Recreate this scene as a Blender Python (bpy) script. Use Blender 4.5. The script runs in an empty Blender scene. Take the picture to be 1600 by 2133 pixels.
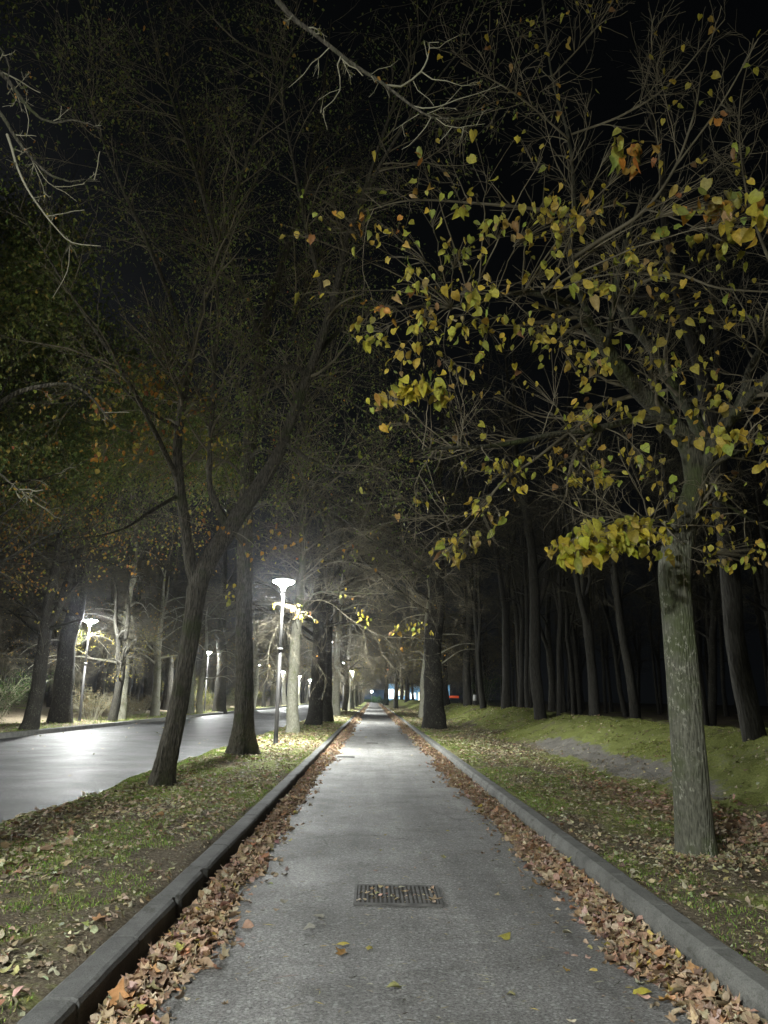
import bpy, math, numpy as np
from mathutils import Matrix, Vector
RNG = np.random.default_rng(7)
sc = bpy.context.scene
col = sc.collection
# ------------------------------------------------------------------ camera
F, CU, CV = 1600.0, 800.0, 1066.5
VH, UH, ROLL, CAMH = 1453.0, 777.0, 0.02, 1.6
_cr, _sr = math.cos(ROLL), math.sin(ROLL)
def _unroll(u, v):
    x = u - CU; y = v - CV
    return x*_cr + y*_sr, -x*_sr + y*_cr
_xh, _yh = _unroll(UH, VH)
TH = math.atan(_yh/F); YAW = math.atan(_xh*math.cos(TH)/F)
def ray(u, v):
    x, y = _unroll(u, v)
    d = (x, F*math.cos(TH)+y*math.sin(TH), F*math.sin(TH)-y*math.cos(TH))
    c, s = math.cos(YAW), math.sin(YAW)
    return np.array([d[0]*c-d[1]*s, d[0]*s+d[1]*c, d[2]])
def W(u, v, Y):                       # world point on the sight line at distance Y down the path
    d = ray(u, v); return d*(Y/d[1]) + np.array([0, 0, CAMH])
def G(u, v, z=0.0):                   # world point on a level surface
    d = ray(u, v); return d*((z-CAMH)/d[2]) + np.array([0, 0, CAMH])
cam = bpy.data.cameras.new('camera'); camo = bpy.data.objects.new('camera', cam); col.objects.link(camo)
fw = ray(CU, CV); rt = ray(CU+1, CV)-fw; up = ray(CU, CV-1)-fw
fw, rt, up = [a/np.linalg.norm(a) for a in (fw, rt, up)]
M = Matrix.Identity(4)
for i in range(3):
    M[i][0] = rt[i]; M[i][1] = up[i]; M[i][2] = -fw[i]
M[2][3] = CAMH
camo.matrix_world = M
cam.sensor_fit = 'HORIZONTAL'; cam.sensor_width = 36; cam.lens = 36.0; cam.clip_end = 3000; cam.clip_start = 0.05
sc.camera = camo
# ------------------------------------------------------------------ world and exposure
LAMP_E = 2150.0
wd = bpy.data.worlds.new('World'); sc.world = wd; wd.use_nodes = True
nt = wd.node_tree; nt.nodes.clear()
wo = nt.nodes.new('ShaderNodeOutputWorld'); bg = nt.nodes.new('ShaderNodeBackground')
tc = nt.nodes.new('ShaderNodeTexCoord'); sep = nt.nodes.new('ShaderNodeSeparateXYZ'); cr = nt.nodes.new('ShaderNodeValToRGB')
nt.links.new(tc.outputs['Generated'], sep.inputs[0])
ma = nt.nodes.new('ShaderNodeMath'); ma.operation = 'MULTIPLY_ADD'; ma.inputs[1].default_value = 1.1      # the town glow is to the left
nt.links.new(sep.outputs['X'], ma.inputs[0]); nt.links.new(sep.outputs['Z'], ma.inputs[2]); nt.links.new(ma.outputs[0], cr.inputs[0])
e = cr.color_ramp.elements
e[0].position = 0.0; e[0].color = (0.0095, 0.0102, 0.0112, 1)
e[1].position = 0.75; e[1].color = (0.0012, 0.0015, 0.0018, 1)
k_ = e.new(0.28); k_.color = (0.0030, 0.0035, 0.0040, 1)
nt.links.new(cr.outputs[0], bg.inputs[0]); bg.inputs[1].default_value = 1.0
nt.links.new(bg.outputs[0], wo.inputs[0])
sc.view_settings.view_transform = 'Standard'; sc.view_settings.look = 'None'
sc.view_settings.exposure = 0.0; sc.view_settings.gamma = 1.0
sc.render.engine = 'CYCLES'
cy = sc.cycles
cy.use_denoising = True
try: cy.denoiser = 'OPENIMAGEDENOISE'
except Exception: pass
cy.max_bounces = 5; cy.diffuse_bounces = 2; cy.glossy_bounces = 2; cy.transmission_bounces = 2
cy.transparent_max_bounces = 8; cy.volume_bounces = 0
cy.sample_clamp_indirect = 2.0; cy.use_light_tree = True
cy.caustics_reflective = False; cy.caustics_refractive = False

# ------------------------------------------------------------------ noise and mesh helpers
def _hash(ix, iy, iz, seed):
    h = (ix.astype(np.int64)*374761393 + iy.astype(np.int64)*668265263 + iz.astype(np.int64)*2147483647 + seed*1274126177) & 0xffffffff
    h = ((h ^ (h >> 13))*1274126177) & 0xffffffff
    h = (h ^ (h >> 16)) & 0xffffffff
    return h.astype(np.float64)/4294967295.0*2-1
def noise(x, y, z=0.0, seed=0):
    x, y, z = np.broadcast_arrays(np.asarray(x, float), np.asarray(y, float), np.asarray(z, float))
    x0, y0, z0 = np.floor(x), np.floor(y), np.floor(z)
    fx, fy, fz = x-x0, y-y0, z-z0
    fx, fy, fz = [t*t*(3-2*t) for t in (fx, fy, fz)]
    r = 0
    for a in (0, 1):
        for b in (0, 1):
            for c in (0, 1):
                w = (fx if a else 1-fx)*(fy if b else 1-fy)*(fz if c else 1-fz)
                r = r + w*_hash(x0+a, y0+b, z0+c, seed)
    return r
def fbm(x, y, z=0.0, seed=0, o=3):
    r = 0; a = 1.0
    for i in range(o):
        r = r + a*noise(np.asarray(x)*2**i, np.asarray(y)*2**i, np.asarray(z)*2**i, seed+i); a *= .5
    return r
def sstep(a, b, x):
    t = np.clip((np.asarray(x, float)-a)/(b-a), 0, 1); return t*t*(3-2*t)
def nrm(v): return v/np.maximum(np.linalg.norm(v, axis=-1, keepdims=True), 1e-9)

def mesh_from(name, V, loops, counts, smooth=True, colors=None):
    me = bpy.data.meshes.new(name)
    V = np.asarray(V, np.float32); loops = np.asarray(loops, np.int32).ravel(); counts = np.asarray(counts, np.int32)
    me.vertices.add(len(V)); me.vertices.foreach_set('co', V.ravel())
    me.loops.add(len(loops)); me.loops.foreach_set('vertex_index', loops)
    me.polygons.add(len(counts)); st = np.concatenate([[0], np.cumsum(counts)[:-1]]).astype(np.int32)
    me.polygons.foreach_set('loop_start', st)
    me.polygons.foreach_set('use_smooth', np.full(len(counts), smooth))
    me.update(calc_edges=True)
    if colors is not None:
        at = me.color_attributes.new('Col', 'FLOAT_COLOR', 'POINT')
        c4 = np.ones((len(V), 4), np.float32); c4[:, :3] = colors
        at.data.foreach_set('color', c4.ravel())
    return me
class MB:
    def __init__(s): s.V = []; s.L = []; s.C = []; s.n = 0; s.col = []
    def add(s, V, faces, colors=None):          # faces: list of arrays (m,k)
        V = np.asarray(V, float).reshape(-1, 3)
        for f in faces:
            f = np.asarray(f, np.int64)
            if len(f) == 0: continue
            s.L.append((f+s.n).ravel()); s.C.append(np.full(len(f), f.shape[1]))
        s.V.append(V); s.n += len(V)
        if colors is not None: s.col.append(colors)
    def mesh(s, name, smooth=True):
        return mesh_from(name, np.concatenate(s.V), np.concatenate(s.L), np.concatenate(s.C), smooth,
                         np.concatenate(s.col) if s.col else None)
    def build(s, name, mat, parent=None, smooth=True):
        return link(name, s.mesh(name, smooth), mat, parent)
def link(name, me, mat=None, parent=None):
    o = bpy.data.objects.new(name, me); col.objects.link(o)
    if mat is not None and len(me.materials) == 0: me.materials.append(mat)
    if parent is not None: o.parent = parent
    return o
def empty(name, loc=(0, 0, 0)):
    o = bpy.data.objects.new(name, None); col.objects.link(o); o.location = loc; o.empty_display_size = .2; return o
def tag(o, label=None, cat=None, group=None, kind=None):
    if label: o['label'] = label
    if cat: o['category'] = cat
    if group: o['group'] = group
    if kind: o['kind'] = kind
    return o
def tubes(mb, P, R, sides=4):
    """P (N,K,3) centre lines, R (N,K) radii"""
    N, K, _ = P.shape
    if N == 0: return
    T = np.empty_like(P); T[:, 1:-1] = P[:, 2:]-P[:, :-2]; T[:, 0] = P[:, 1]-P[:, 0]; T[:, -1] = P[:, -1]-P[:, -2]
    T = nrm(T)
    m = nrm(P[:, -1]-P[:, 0]); ref = np.where(np.abs(m[:, 2:3]) > .8, np.array([[1., 0, 0]]), np.array([[0, 0, 1.]]))
    A = nrm(np.cross(T, ref[:, None, :])); B = np.cross(T, A)
    an = np.arange(sides)*2*np.pi/sides
    V = P[:, :, None, :] + R[:, :, None, None]*(A[:, :, None, :]*np.cos(an)[None, None, :, None]+B[:, :, None, :]*np.sin(an)[None, None, :, None])
    idx = np.arange(N*K*sides).reshape(N, K, sides)
    a = idx[:, :-1, :]; b = np.roll(a, -1, 2); c = idx[:, 1:, :]; d = np.roll(c, -1, 2)
    q = np.stack([a, b, d, c], -1).reshape(-1, 4)
    mb.add(V.reshape(-1, 3), [q])
def catmull(pts, step):
    """pts (n,D) -> resampled at about step (first three columns are xyz)"""
    P = np.asarray(pts, float); P = np.vstack([2*P[0]-P[1], P, 2*P[-1]-P[-2]])
    out = []
    for i in range(1, len(P)-2):
        p0, p1, p2, p3 = P[i-1:i+3]
        n = max(1, int(np.linalg.norm(p2[:3]-p1[:3])/step)); t = (np.arange(n)/n)[:, None]
        out.append(.5*((2*p1)+(-p0+p2)*t+(2*p0-5*p1+4*p2-p3)*t**2+(-p0+3*p1-3*p2+p3)*t**3))
    out.append(P[-2][None]); return np.vstack(out)
def limb(mb, pts, sides=10, step=.12, rough=.06, seed=0, ridge=0.0, flare=0.0, close=False, furrow=0):
    """pts rows x,y,z,r ; a bark tube with uneven, ridged skin"""
    S = catmull(pts, step); P = S[:, :3]; R = np.maximum(S[:, 3], .002); K = len(P)
    T = np.empty_like(P); T[1:-1] = P[2:]-P[:-2]; T[0] = P[1]-P[0]; T[-1] = P[-1]-P[-2]; T = nrm(T)
    m = nrm((P[-1]-P[0])[None])[0]; ref = np.array([1., 0, 0]) if abs(m[2]) > .75 else np.array([0, 0, 1.])
    A = nrm(np.cross(T, ref)); B = np.cross(T, A)
    an = np.arange(sides)*2*np.pi/sides
    s = np.concatenate([[0], np.cumsum(np.linalg.norm(np.diff(P, axis=0), axis=1))])
    c, si = np.cos(an)[None], np.sin(an)[None]
    rr = R[:, None]*(1+rough*fbm(c*1.3+seed*3.1, si*1.3, s[:, None]*1.6, seed, 3))
    if ridge: rr = rr*(1+ridge*noise(c*6, si*6, s[:, None]*1.1+seed, seed+5)+ridge*.6*noise(c*12, si*12, s[:, None]*3, seed+9))
    if furrow:
        q_ = noise(c*R[:, None]*furrow, si*R[:, None]*furrow, s[:, None]*2.2+seed, seed+15)+.5*noise(c*R[:, None]*furrow*2, si*R[:, None]*furrow*2, s[:, None]*6, seed+16)
        rr = rr*(1-.085*np.exp(-(q_/.16)**2)+.03*q_)
    if flare:
        fl = np.exp(-s/(R[0]*.9))[:, None]; rr = rr*(1+flare*fl*(.75+.6*noise(c*1.9+seed, si*1.9, .3, seed+3)))
    V = P[:, None, :]+rr[..., None]*(A[:, None, :]*c[..., None]+B[:, None, :]*si[..., None])
    idx = np.arange(K*sides).reshape(K, sides)
    a = idx[:-1]; b = np.roll(a, -1, 1); cc = idx[1:]; d = np.roll(cc, -1, 1)
    fs = [np.stack([a, b, d, cc], -1).reshape(-1, 4)]
    if close: fs.append(idx[-1][None])
    mb.add(V.reshape(-1, 3), fs)
    return S
def resample(S, K):
    i = np.linspace(0, len(S)-1, K); a = np.floor(i).astype(int); b = np.minimum(a+1, len(S)-1); f = (i-a)[:, None]
    return S[a]*(1-f)+S[b]*f
def grow(rng, P, R, n, t0, t1, l0, l1, ang, K, grav=0.0, wig=.12, rmax=.02, rmin=.0025, flat=0.0, weight=None, rk=.55):
    """n children per parent along the parents' centre lines"""
    N, KP, _ = P.shape
    L = np.linalg.norm(np.diff(P, axis=1), axis=2).sum(1)
    w = (L/L.sum()) if weight is None else weight/weight.sum()
    pi = rng.choice(N, size=int(n), p=w); t = rng.uniform(t0, t1, int(n))*(KP-1.001)
    a = np.floor(t).astype(int); f = (t-a)[:, None]
    p = P[pi, a]*(1-f)+P[pi, a+1]*f; r = R[pi, a]*(1-f[:, 0])+R[pi, a+1]*f[:, 0]
    tn = nrm(P[pi, a+1]-P[pi, a]); q = rng.normal(size=(int(n), 3)); q[:, 2] *= (1-flat); q = nrm(q-tn*(q*tn).sum(1, keepdims=True))
    an = np.radians(ang)*rng.uniform(.65, 1.3, (int(n), 1)); d = nrm(tn*np.cos(an)+q*np.sin(an))
    ln = rng.uniform(l0, l1, int(n))*(1-.45*t/(KP-1)); out = np.empty((int(n), K, 3)); out[:, 0] = p
    for k in range(1, K):
        out[:, k] = out[:, k-1]+d*(ln/(K-1))[:, None]
        d = nrm(d+rng.normal(size=d.shape)*wig+np.array([0, 0, grav])/(K-1))
    r0 = np.clip(r*rk, rmin, rmax); RR = r0[:, None]*np.linspace(1, .3, K)[None]; RR = np.maximum(RR, rmin*.75)
    return out, RR
# leaf shapes (x across, y along, z curl)
def leaf_template(kind):
    if kind == 'heart':
        s = [(.0, .0), (.3, -.1), (.5, .18), (.44, .5), (.22, .82), (0, 1.1)]
    elif kind == 'oval':
        s = [(.0, .0), (.2, .1), (.33, .4), (.27, .7), (.12, .95), (0, 1.08)]
    else:                                                              # lobed
        s = [(.0, .0), (.42, -.08), (.28, .22), (.62, .42), (.26, .55), (0, 1.05)]
    xs = np.array(s); mid = np.array([(0, .25), (0, .5), (0, .78)])
    V = np.vstack([xs, np.column_stack([-xs[1:5, 0], xs[1:5, 1]]), mid])
    # idx 0 base,1..4 right,5 tip,6..9 left,10..12 midrib
    q = np.array([[0, 1, 2, 10], [10, 2, 3, 11], [11, 3, 4, 12], [0, 10, 7, 6], [10, 11, 8, 7], [11, 12, 9, 8]])
    t = np.array([[12, 4, 5], [12, 5, 9]])
    return V, q, t
TPL = {k: leaf_template(k) for k in ('heart', 'oval', 'lobed')}
def leaves(mb, rng, pos, d, n, size, colors, kind='heart', curl=(.1, .5)):
    """pos (N,3) base, d (N,3) along, n (N,3) normal hint"""
    N = len(pos)
    if N == 0: return
    V2, q, t = TPL[kind]; m = len(V2)
    d = nrm(d); n = nrm(n-d*(n*d).sum(1, keepdims=True)); x = np.cross(d, n)
    X, Y = V2[:, 0][None], V2[:, 1][None]
    c1 = rng.uniform(*curl, (N, 1))*rng.choice([1, 1, -1], (N, 1)); c2 = rng.uniform(-curl[1], curl[1], (N, 1)); c3 = rng.normal(0, curl[1]*.35, (N, 1))
    wx = rng.uniform(.78, 1.08, (N, 1))
    Z = c1*np.abs(X)**1.3*1.1+c2*(Y-.4)**2*.9+c3*X*Y*2+rng.normal(0, .03*min(1, curl[1]*3), (N, m))
    Xw = X*wx*(1-.35*np.abs(c1))
    S = np.asarray(size)[:, None, None]
    P = pos[:, None, :]+S*(x[:, None, :]*Xw[..., None]+d[:, None, :]*Y[..., None]+n[:, None, :]*Z[..., None])
    off = (np.arange(N)*m)[:, None, None]
    mb.add(P.reshape(-1, 3), [(q[None]+off).reshape(-1, 4), (t[None]+off).reshape(-1, 3)],
           np.repeat(np.asarray(colors), m, axis=0)*rng.uniform(.86, 1.1, (N*m, 1)))
def pick(rng, pal, n, jit=.12):
    pal = np.array(pal); w = pal[:, 3]/pal[:, 3].sum(); c = pal[rng.choice(len(pal), n, p=w), :3]
    return np.clip(c*(1+rng.normal(0, jit, (n, 1)))*(1+rng.normal(0, jit*.35, (n, 3))), .005, .9)

# ------------------------------------------------------------------ materials
def mat(name):
    m = bpy.data.materials.new(name); m.use_nodes = True; t = m.node_tree; b = t.nodes['Principled BSDF']
    return m, t, b
def N_(t, ty, **kw):
    n = t.nodes.new(ty)
    for k, v in kw.items(): setattr(n, k, v)
    return n
def tex(t, ty, scale, vec, detail=None, rough=None):
    n = t.nodes.new(ty); n.inputs['Scale'].default_value = scale
    if detail is not None: n.inputs['Detail'].default_value = detail
    if rough is not None: n.inputs['Roughness'].default_value = rough
    t.links.new(vec, n.inputs['Vector']); return n
def mapping(t, sx, sy, sz, src='Object'):
    c = t.nodes.new('ShaderNodeTexCoord'); m = t.nodes.new('ShaderNodeMapping'); m.inputs['Scale'].default_value = (sx, sy, sz)
    t.links.new(c.outputs[src], m.inputs['Vector']); return m.outputs[0]
def ramp(t, fac, stops):
    r = t.nodes.new('ShaderNodeValToRGB'); el = r.color_ramp.elements
    while len(el) < len(stops): el.new(.5)
    for e_, (p, c) in zip(el, stops): e_.position = p; e_.color = (*c, 1) if len(c) == 3 else c
    t.links.new(fac, r.inputs[0]); return r.outputs[0]
def mixc(t, fac, a, b, mode='MIX'):
    m = t.nodes.new('ShaderNodeMix'); m.data_type = 'RGBA'; m.blend_type = mode
    for s, x in ((0, fac), (6, a), (7, b)):
        if isinstance(x, bpy.types.NodeSocket): t.links.new(x, m.inputs[s])
        else: m.inputs[s].default_value = x if s == 0 else (*x, 1)
    return m.outputs[2]
def bump(t, h, b, strength, dist):
    n = t.nodes.new('ShaderNodeBump'); n.inputs['Strength'].default_value = strength; n.inputs['Distance'].default_value = dist
    t.links.new(h, n.inputs['Height']); t.links.new(n.outputs[0], b.inputs['Normal'])
def bark(name, c0, c1, moss=None, mossamt=.5, fleck=None, vstr=1.0, sc_=1.0, rough=.9):
    m, t, b = mat(name); b.inputs['Roughness'].default_value = rough; b.inputs['Specular IOR Level'].default_value = .25
    v = mapping(t, 9*sc_, 9*sc_, 1.6*sc_); v2 = mapping(t, 1, 1, 1)
    n1 = tex(t, 'ShaderNodeTexNoise', 4.0, v, 6, .65); n2 = tex(t, 'ShaderNodeTexVoronoi', 3.0, v)
    c = ramp(t, n1.outputs[0], [(.33, c0), (.68, c1)])
    crack = ramp(t, n2.outputs['Distance'], [(.0, (.25, .25, .25)), (.35, (1, 1, 1))])
    c = mixc(t, .75, c, crack, 'MULTIPLY')
    if moss:
        n3 = tex(t, 'ShaderNodeTexNoise', 2.3, v2, 5, .6)
        f = ramp(t, n3.outputs[0], [(.62-.3*mossamt, (0, 0, 0)), (.75-.25*mossamt, (1, 1, 1))]); c = mixc(t, f, c, moss)
    if fleck:
        n4 = tex(t, 'ShaderNodeTexNoise', 28.0, mapping(t, 1, 1, .6), 4, .7); n5 = tex(t, 'ShaderNodeTexNoise', 3.2, v2, 2)
        f = ramp(t, n4.outputs[0], [(.55, (0, 0, 0)), (.64, (1, 1, 1))]); g = ramp(t, n5.outputs[0], [(.4, (0, 0, 0)), (.6, (1, 1, 1))])
        f = mixc(t, 1.0, f, g, 'MULTIPLY'); c = mixc(t, f, c, fleck)
    t.links.new(c, b.inputs['Base Color'])
    mx = mixc(t, .5, n1.outputs['Color'], n2.outputs['Distance']); bump(t, mx, b, vstr, .05)
    return m
M_BARK_OLD = bark('bark_furrowed', (.024, .022, .017), (.15, .136, .104), (.055, .062, .028), .35, None, 1.0, 1.3)
M_BARK_LIME = bark('bark_lime', (.085, .085, .066), (.21, .21, .16), (.10, .115, .060), .5, (.40, .40, .32), .7, 1.6)
M_BARK_PALE = bark('bark_pale', (.22, .21, .16), (.42, .41, .33), (.20, .21, .12), .3, (.5, .5, .42), .6, 1.2)
M_BARK_DARK = bark('bark_dark', (.018, .017, .014), (.050, .046, .036), None, .3, (.16, .155, .12), .9, 1.0)
M_BARK_WOOD = bark('bark_wood', (.018, .017, .014), (.060, .056, .048), None, .3, None, .7, .9)
def twigmat(name, c0, c1):
    m, t, b = mat(name); b.inputs['Roughness'].default_value = .85; b.inputs['Specular IOR Level'].default_value = .2
    n = tex(t, 'ShaderNodeTexNoise', 1.7, mapping(t, 1, 1, 1), 3, .6)
    t.links.new(ramp(t, n.outputs[0], [(.35, c0), (.65, c1)]), b.inputs['Base Color']); return m
M_TWIG = twigmat('twig_bark', (.085, .074, .048), (.21, .185, .13))
M_BARK_LIMB_SHADE = bark('bark_limb_shade', (.035, .035, .025), (.105, .10, .072), (.06, .07, .03), .45, None, .8, 1.6)  # shade above the lamp caps, put into the bark colour of upper limbs
M_TWIG_PALE = twigmat('twig_pale', (.20, .19, .13), (.36, .34, .25))
M_TWIG_DARK = twigmat('twig_dark', (.05, .045, .032), (.11, .10, .07))
def leafmat(name, trans=.35, rough=.6, mul=(1, 1, 1)):
    m = bpy.data.materials.new(name); m.use_nodes = True; t = m.node_tree; t.nodes.clear()
    o = N_(t, 'ShaderNodeOutputMaterial'); a = N_(t, 'ShaderNodeAttribute', attribute_name='Col')
    n = tex(t, 'ShaderNodeTexNoise', 45.0, mapping(t, 1, 1, 1), 3, .6)
    r = ramp(t, n.outputs[0], [(.3, (.72, .68, .6)), (.62, (1.05, 1.05, 1.05))])
    c = mixc(t, 1.0, a.outputs['Color'], r, 'MULTIPLY'); c = mixc(t, 1.0, c, mul, 'MULTIPLY')
    p = N_(t, 'ShaderNodeBsdfPrincipled'); p.inputs['Roughness'].default_value = rough; p.inputs['Specular IOR Level'].default_value = .3
    tr = N_(t, 'ShaderNodeBsdfTranslucent'); mx = N_(t, 'ShaderNodeMixShader'); mx.inputs[0].default_value = trans
    t.links.new(c, p.inputs['Base Color']); t.links.new(c, tr.inputs[0]); t.links.new(p.outputs[0], mx.inputs[1]); t.links.new(tr.outputs[0], mx.inputs[2])
    t.links.new(mx.outputs[0], o.inputs[0]); return m
M_LEAF = leafmat('leaf_living', .38, .5, (.98, .94, .84))
M_LITTER = leafmat('leaf_fallen', .10, .7)
M_GRASS = leafmat('grass_blades', .3, .6)
def asphalt(name, lo, hi, rough, specks, streak, wx=1.0):
    m, t, b = mat(name); v = mapping(t, 1, 1, 1)
    n1 = tex(t, 'ShaderNodeTexNoise', 62.0, v, 6, .82); n2 = tex(t, 'ShaderNodeTexNoise', 1.1, mapping(t, 1.5*wx, .10, 1), 5, .6)
    n3 = tex(t, 'ShaderNodeTexVoronoi', 58.0, v); n4 = tex(t, 'ShaderNodeTexNoise', .9, v, 4, .55)
    c = ramp(t, n1.outputs[0], [(.38, lo), (.60, hi)])
    f = ramp(t, n3.outputs['Color'], [(.72, (0, 0, 0)), (.88, (1, 1, 1))]); c = mixc(t, specks, c, mixc(t, f, c, (.42, .42, .40)))
    s = ramp(t, n2.outputs[0], [(.32, (1-streak,)*3), (.66, (1+streak,)*3)]); c = mixc(t, 1.0, c, s, 'MULTIPLY')
    s = ramp(t, n4.outputs[0], [(.30, (.80, .80, .79)), (.66, (1.10, 1.10, 1.11))]); c = mixc(t, 1.0, c, s, 'MULTIPLY')
    vc = tex(t, 'ShaderNodeTexVoronoi', .8, mapping(t, 1, .55, 1)); vc.feature = 'DISTANCE_TO_EDGE'; nw = tex(t, 'ShaderNodeTexNoise', 5., v, 4, .7)
    t.links.new(mixc(t, .10, mapping(t, 1, .55, 1), nw.outputs['Color']), vc.inputs['Vector'])
    ck = ramp(t, vc.outputs['Distance'], [(.0, (1, 1, 1)), (.006, (0, 0, 0))]); nm = tex(t, 'ShaderNodeTexNoise', .5, v, 2); cm_ = ramp(t, nm.outputs[0], [(.50, (0, 0, 0)), (.58, (.6, .6, .6))])
    c = mixc(t, mixc(t, 1.0, ck, cm_, 'MULTIPLY'), c, (.03, .029, .027))
    st = tex(t, 'ShaderNodeTexNoise', 2.4, v, 7, .7); c = mixc(t, 1.0, c, ramp(t, st.outputs[0], [(.34, (.70, .69, .66)), (.48, (1, 1, 1)), (.70, (1.12, 1.12, 1.1))]), 'MULTIPLY')
    t.links.new(c, b.inputs['Base Color'])
    rr = ramp(t, n4.outputs[0], [(.3, (rough+.08,)*3), (.7, (rough-.06,)*3)]); t.links.new(rr, b.inputs['Roughness'])
    b.inputs['Specular IOR Level'].default_value = .5
    bump(t, n1.outputs[0], b, 1.0, .020)
    return m
M_PATH = asphalt('path_asphalt', (.060, .058, .054), (.335, .328, .310), .62, .85, .30)
M_ROAD = asphalt('road_asphalt', (.020, .021, .022), (.066, .067, .070), .45, .3, .16, .5)
M_ROAD.node_tree.nodes['Principled BSDF'].inputs['Specular IOR Level'].default_value = .38
def concrete(name, c0, c1, rough=.85):
    m, t, b = mat(name); v = mapping(t, 1, 1, 1); b.inputs['Roughness'].default_value = rough
    n1 = tex(t, 'ShaderNodeTexNoise', 3.5, v, 8, .7); n2 = tex(t, 'ShaderNodeTexNoise', 90., v, 4, .7)
    c = ramp(t, n1.outputs[0], [(.3, c0), (.68, c1)]); s = ramp(t, n2.outputs[0], [(.3, (.60, .60, .60)), (.6, (1.10, 1.10, 1.10))]); c = mixc(t, 1.0, c, s, 'MULTIPLY')
    n3 = tex(t, 'ShaderNodeTexNoise', 7., mapping(t, 1, .5, 1.6), 6, .75); c = mixc(t, ramp(t, n3.outputs[0], [(.56, (0, 0, 0)), (.66, (.75, .75, .75))]), c, (.050, .052, .035))
    t.links.new(c, b.inputs['Base Color']); bump(t, mixc(t, .6, n1.outputs['Color'], n2.outputs['Color']), b, .8, .02); return m
M_KERB = concrete('kerb_concrete', (.075, .075, .070), (.17, .17, .16))
M_KERB_R = concrete('kerb_concrete_right', (.10, .10, .09), (.22, .22, .20))
def groundmat():
    m, t, b = mat('earth_and_moss'); v = mapping(t, 1, 1, 1); b.inputs['Roughness'].default_value = .95; b.inputs['Specular IOR Level'].default_value = .15
    n1 = tex(t, 'ShaderNodeTexNoise', .75, v, 6, .62); n2 = tex(t, 'ShaderNodeTexNoise', 38., v, 6, .75); n3 = tex(t, 'ShaderNodeTexNoise', 4.0, v, 5, .7)
    dirt = ramp(t, n2.outputs[0], [(.3, (.048, .038, .026)), (.50, (.19, .155, .105)), (.68, (.38, .33, .23))])
    moss = ramp(t, n2.outputs[0], [(.3, (.070, .080, .022)), (.50, (.27, .30, .085)), (.68, (.42, .45, .17))])
    a = N_(t, 'ShaderNodeAttribute', attribute_name='Col'); sp = N_(t, 'ShaderNodeSeparateColor'); t.links.new(a.outputs['Color'], sp.inputs[0])
    ad = N_(t, 'ShaderNodeMath', operation='MULTIPLY_ADD'); t.links.new(n3.outputs[0], ad.inputs[0]); ad.inputs[1].default_value = .9
    t.links.new(sp.outputs[0], ad.inputs[2])
    f = ramp(t, ad.outputs[0], [(.82, (0, 0, 0)), (1.02, (1, 1, 1))])
    c = mixc(t, f, dirt, moss)
    ad2 = N_(t, 'ShaderNodeMath', operation='MULTIPLY_ADD'); t.links.new(n3.outputs[0], ad2.inputs[0]); ad2.inputs[1].default_value = .8; t.links.new(sp.outputs[1], ad2.inputs[2])
    g = ramp(t, ad2.outputs[0], [(.88, (0, 0, 0)), (1.12, (1, 1, 1))])
    grey = ramp(t, n2.outputs[0], [(.3, (.13, .122, .105)), (.7, (.40, .375, .33))])
    c = mixc(t, g, c, grey)
    t.links.new(c, b.inputs['Base Color']); bump(t, n2.outputs[0], b, 1.0, .04); return m
M_GROUND = groundmat()
def plain(name, c, rough=.5, metal=0.0, emit=None, es=1.0, var=.15):
    m, t, b = mat(name); n = tex(t, 'ShaderNodeTexNoise', 6.0, mapping(t, 1, 1, 1), 4, .6)
    t.links.new(ramp(t, n.outputs[0], [(.3, tuple(x*(1-var) for x in c)), (.7, tuple(x*(1+var) for x in c))]), b.inputs['Base Color'])
    b.inputs['Roughness'].default_value = rough; b.inputs['Metallic'].default_value = metal
    if emit: b.inputs['Emission Color'].default_value = (*emit, 1); b.inputs['Emission Strength'].default_value = es
    return m
M_POLE = plain('lamp_pole_paint', (.035, .033, .030), .5, .2)
M_CAP = plain('lamp_cap', (.30, .29, .28), .5, .2)
M_LIGHT = plain('lamp_diffuser', (.8, .8, .8), .4, 0, (.97, 1.0, .97), LAMP_E)
M_IRON = plain('cast_iron', (.115, .112, .105), .75, .1, var=.5)

# ------------------------------------------------------------------ terrain
def terrain(x, y):
    x = np.asarray(x, float); y = np.asarray(y, float)
    und = .02*fbm(x*1.3, y*1.3, 0, 3)+.014*noise(x*5, y*5, 0, 4)+.008*noise(x*11, y*11, 0, 14)
    e = -4.42+.22*noise(y*.55, .3, 0, 5)+.09*noise(y*2.3, 1.3, 0, 6)
    left = .135+.035*np.sin((x+1.55)/2.9*np.pi*-1)+und
    left = left*sstep(-.02, .32, x-e)-.10*(1-sstep(-.12, .03, x-e))
    left = np.where(x > -1.62, np.minimum(left, .125), left)
    # right verge and bank
    foot = 4.65+.25*noise(y*.13, 2.2, 0, 7); crest = 7.7+.5*noise(y*.08, 5.1, 0, 8)
    ch = .95+.16*noise(y*.10, 8.8, 0, 9)-.45*np.exp(-((y-36)/3.2)**2)
    t = np.clip((x-foot)/(crest-foot), 0, 1); bank = ch*(t*t*(3-2*t))
    right = .15-.05*np.exp(-((x-4.1)/.8)**2)+bank-.45*sstep(crest+.3, crest+5, x)+und*(1+1.9*sstep(4.2, 5.0, x))
    right = np.where(x < 2.26, np.minimum(right, .145), right)
    far = .14+.35*sstep(-14, -24, x)+und*1.5
    z = np.where(x > 2.12, right, np.where(x > -1.55, -.12, left))
    z = np.where(x < -12.75, far, z)
    z = np.where((x >= -12.75) & (x < -4.9), -.12, z)
    return z
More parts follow.
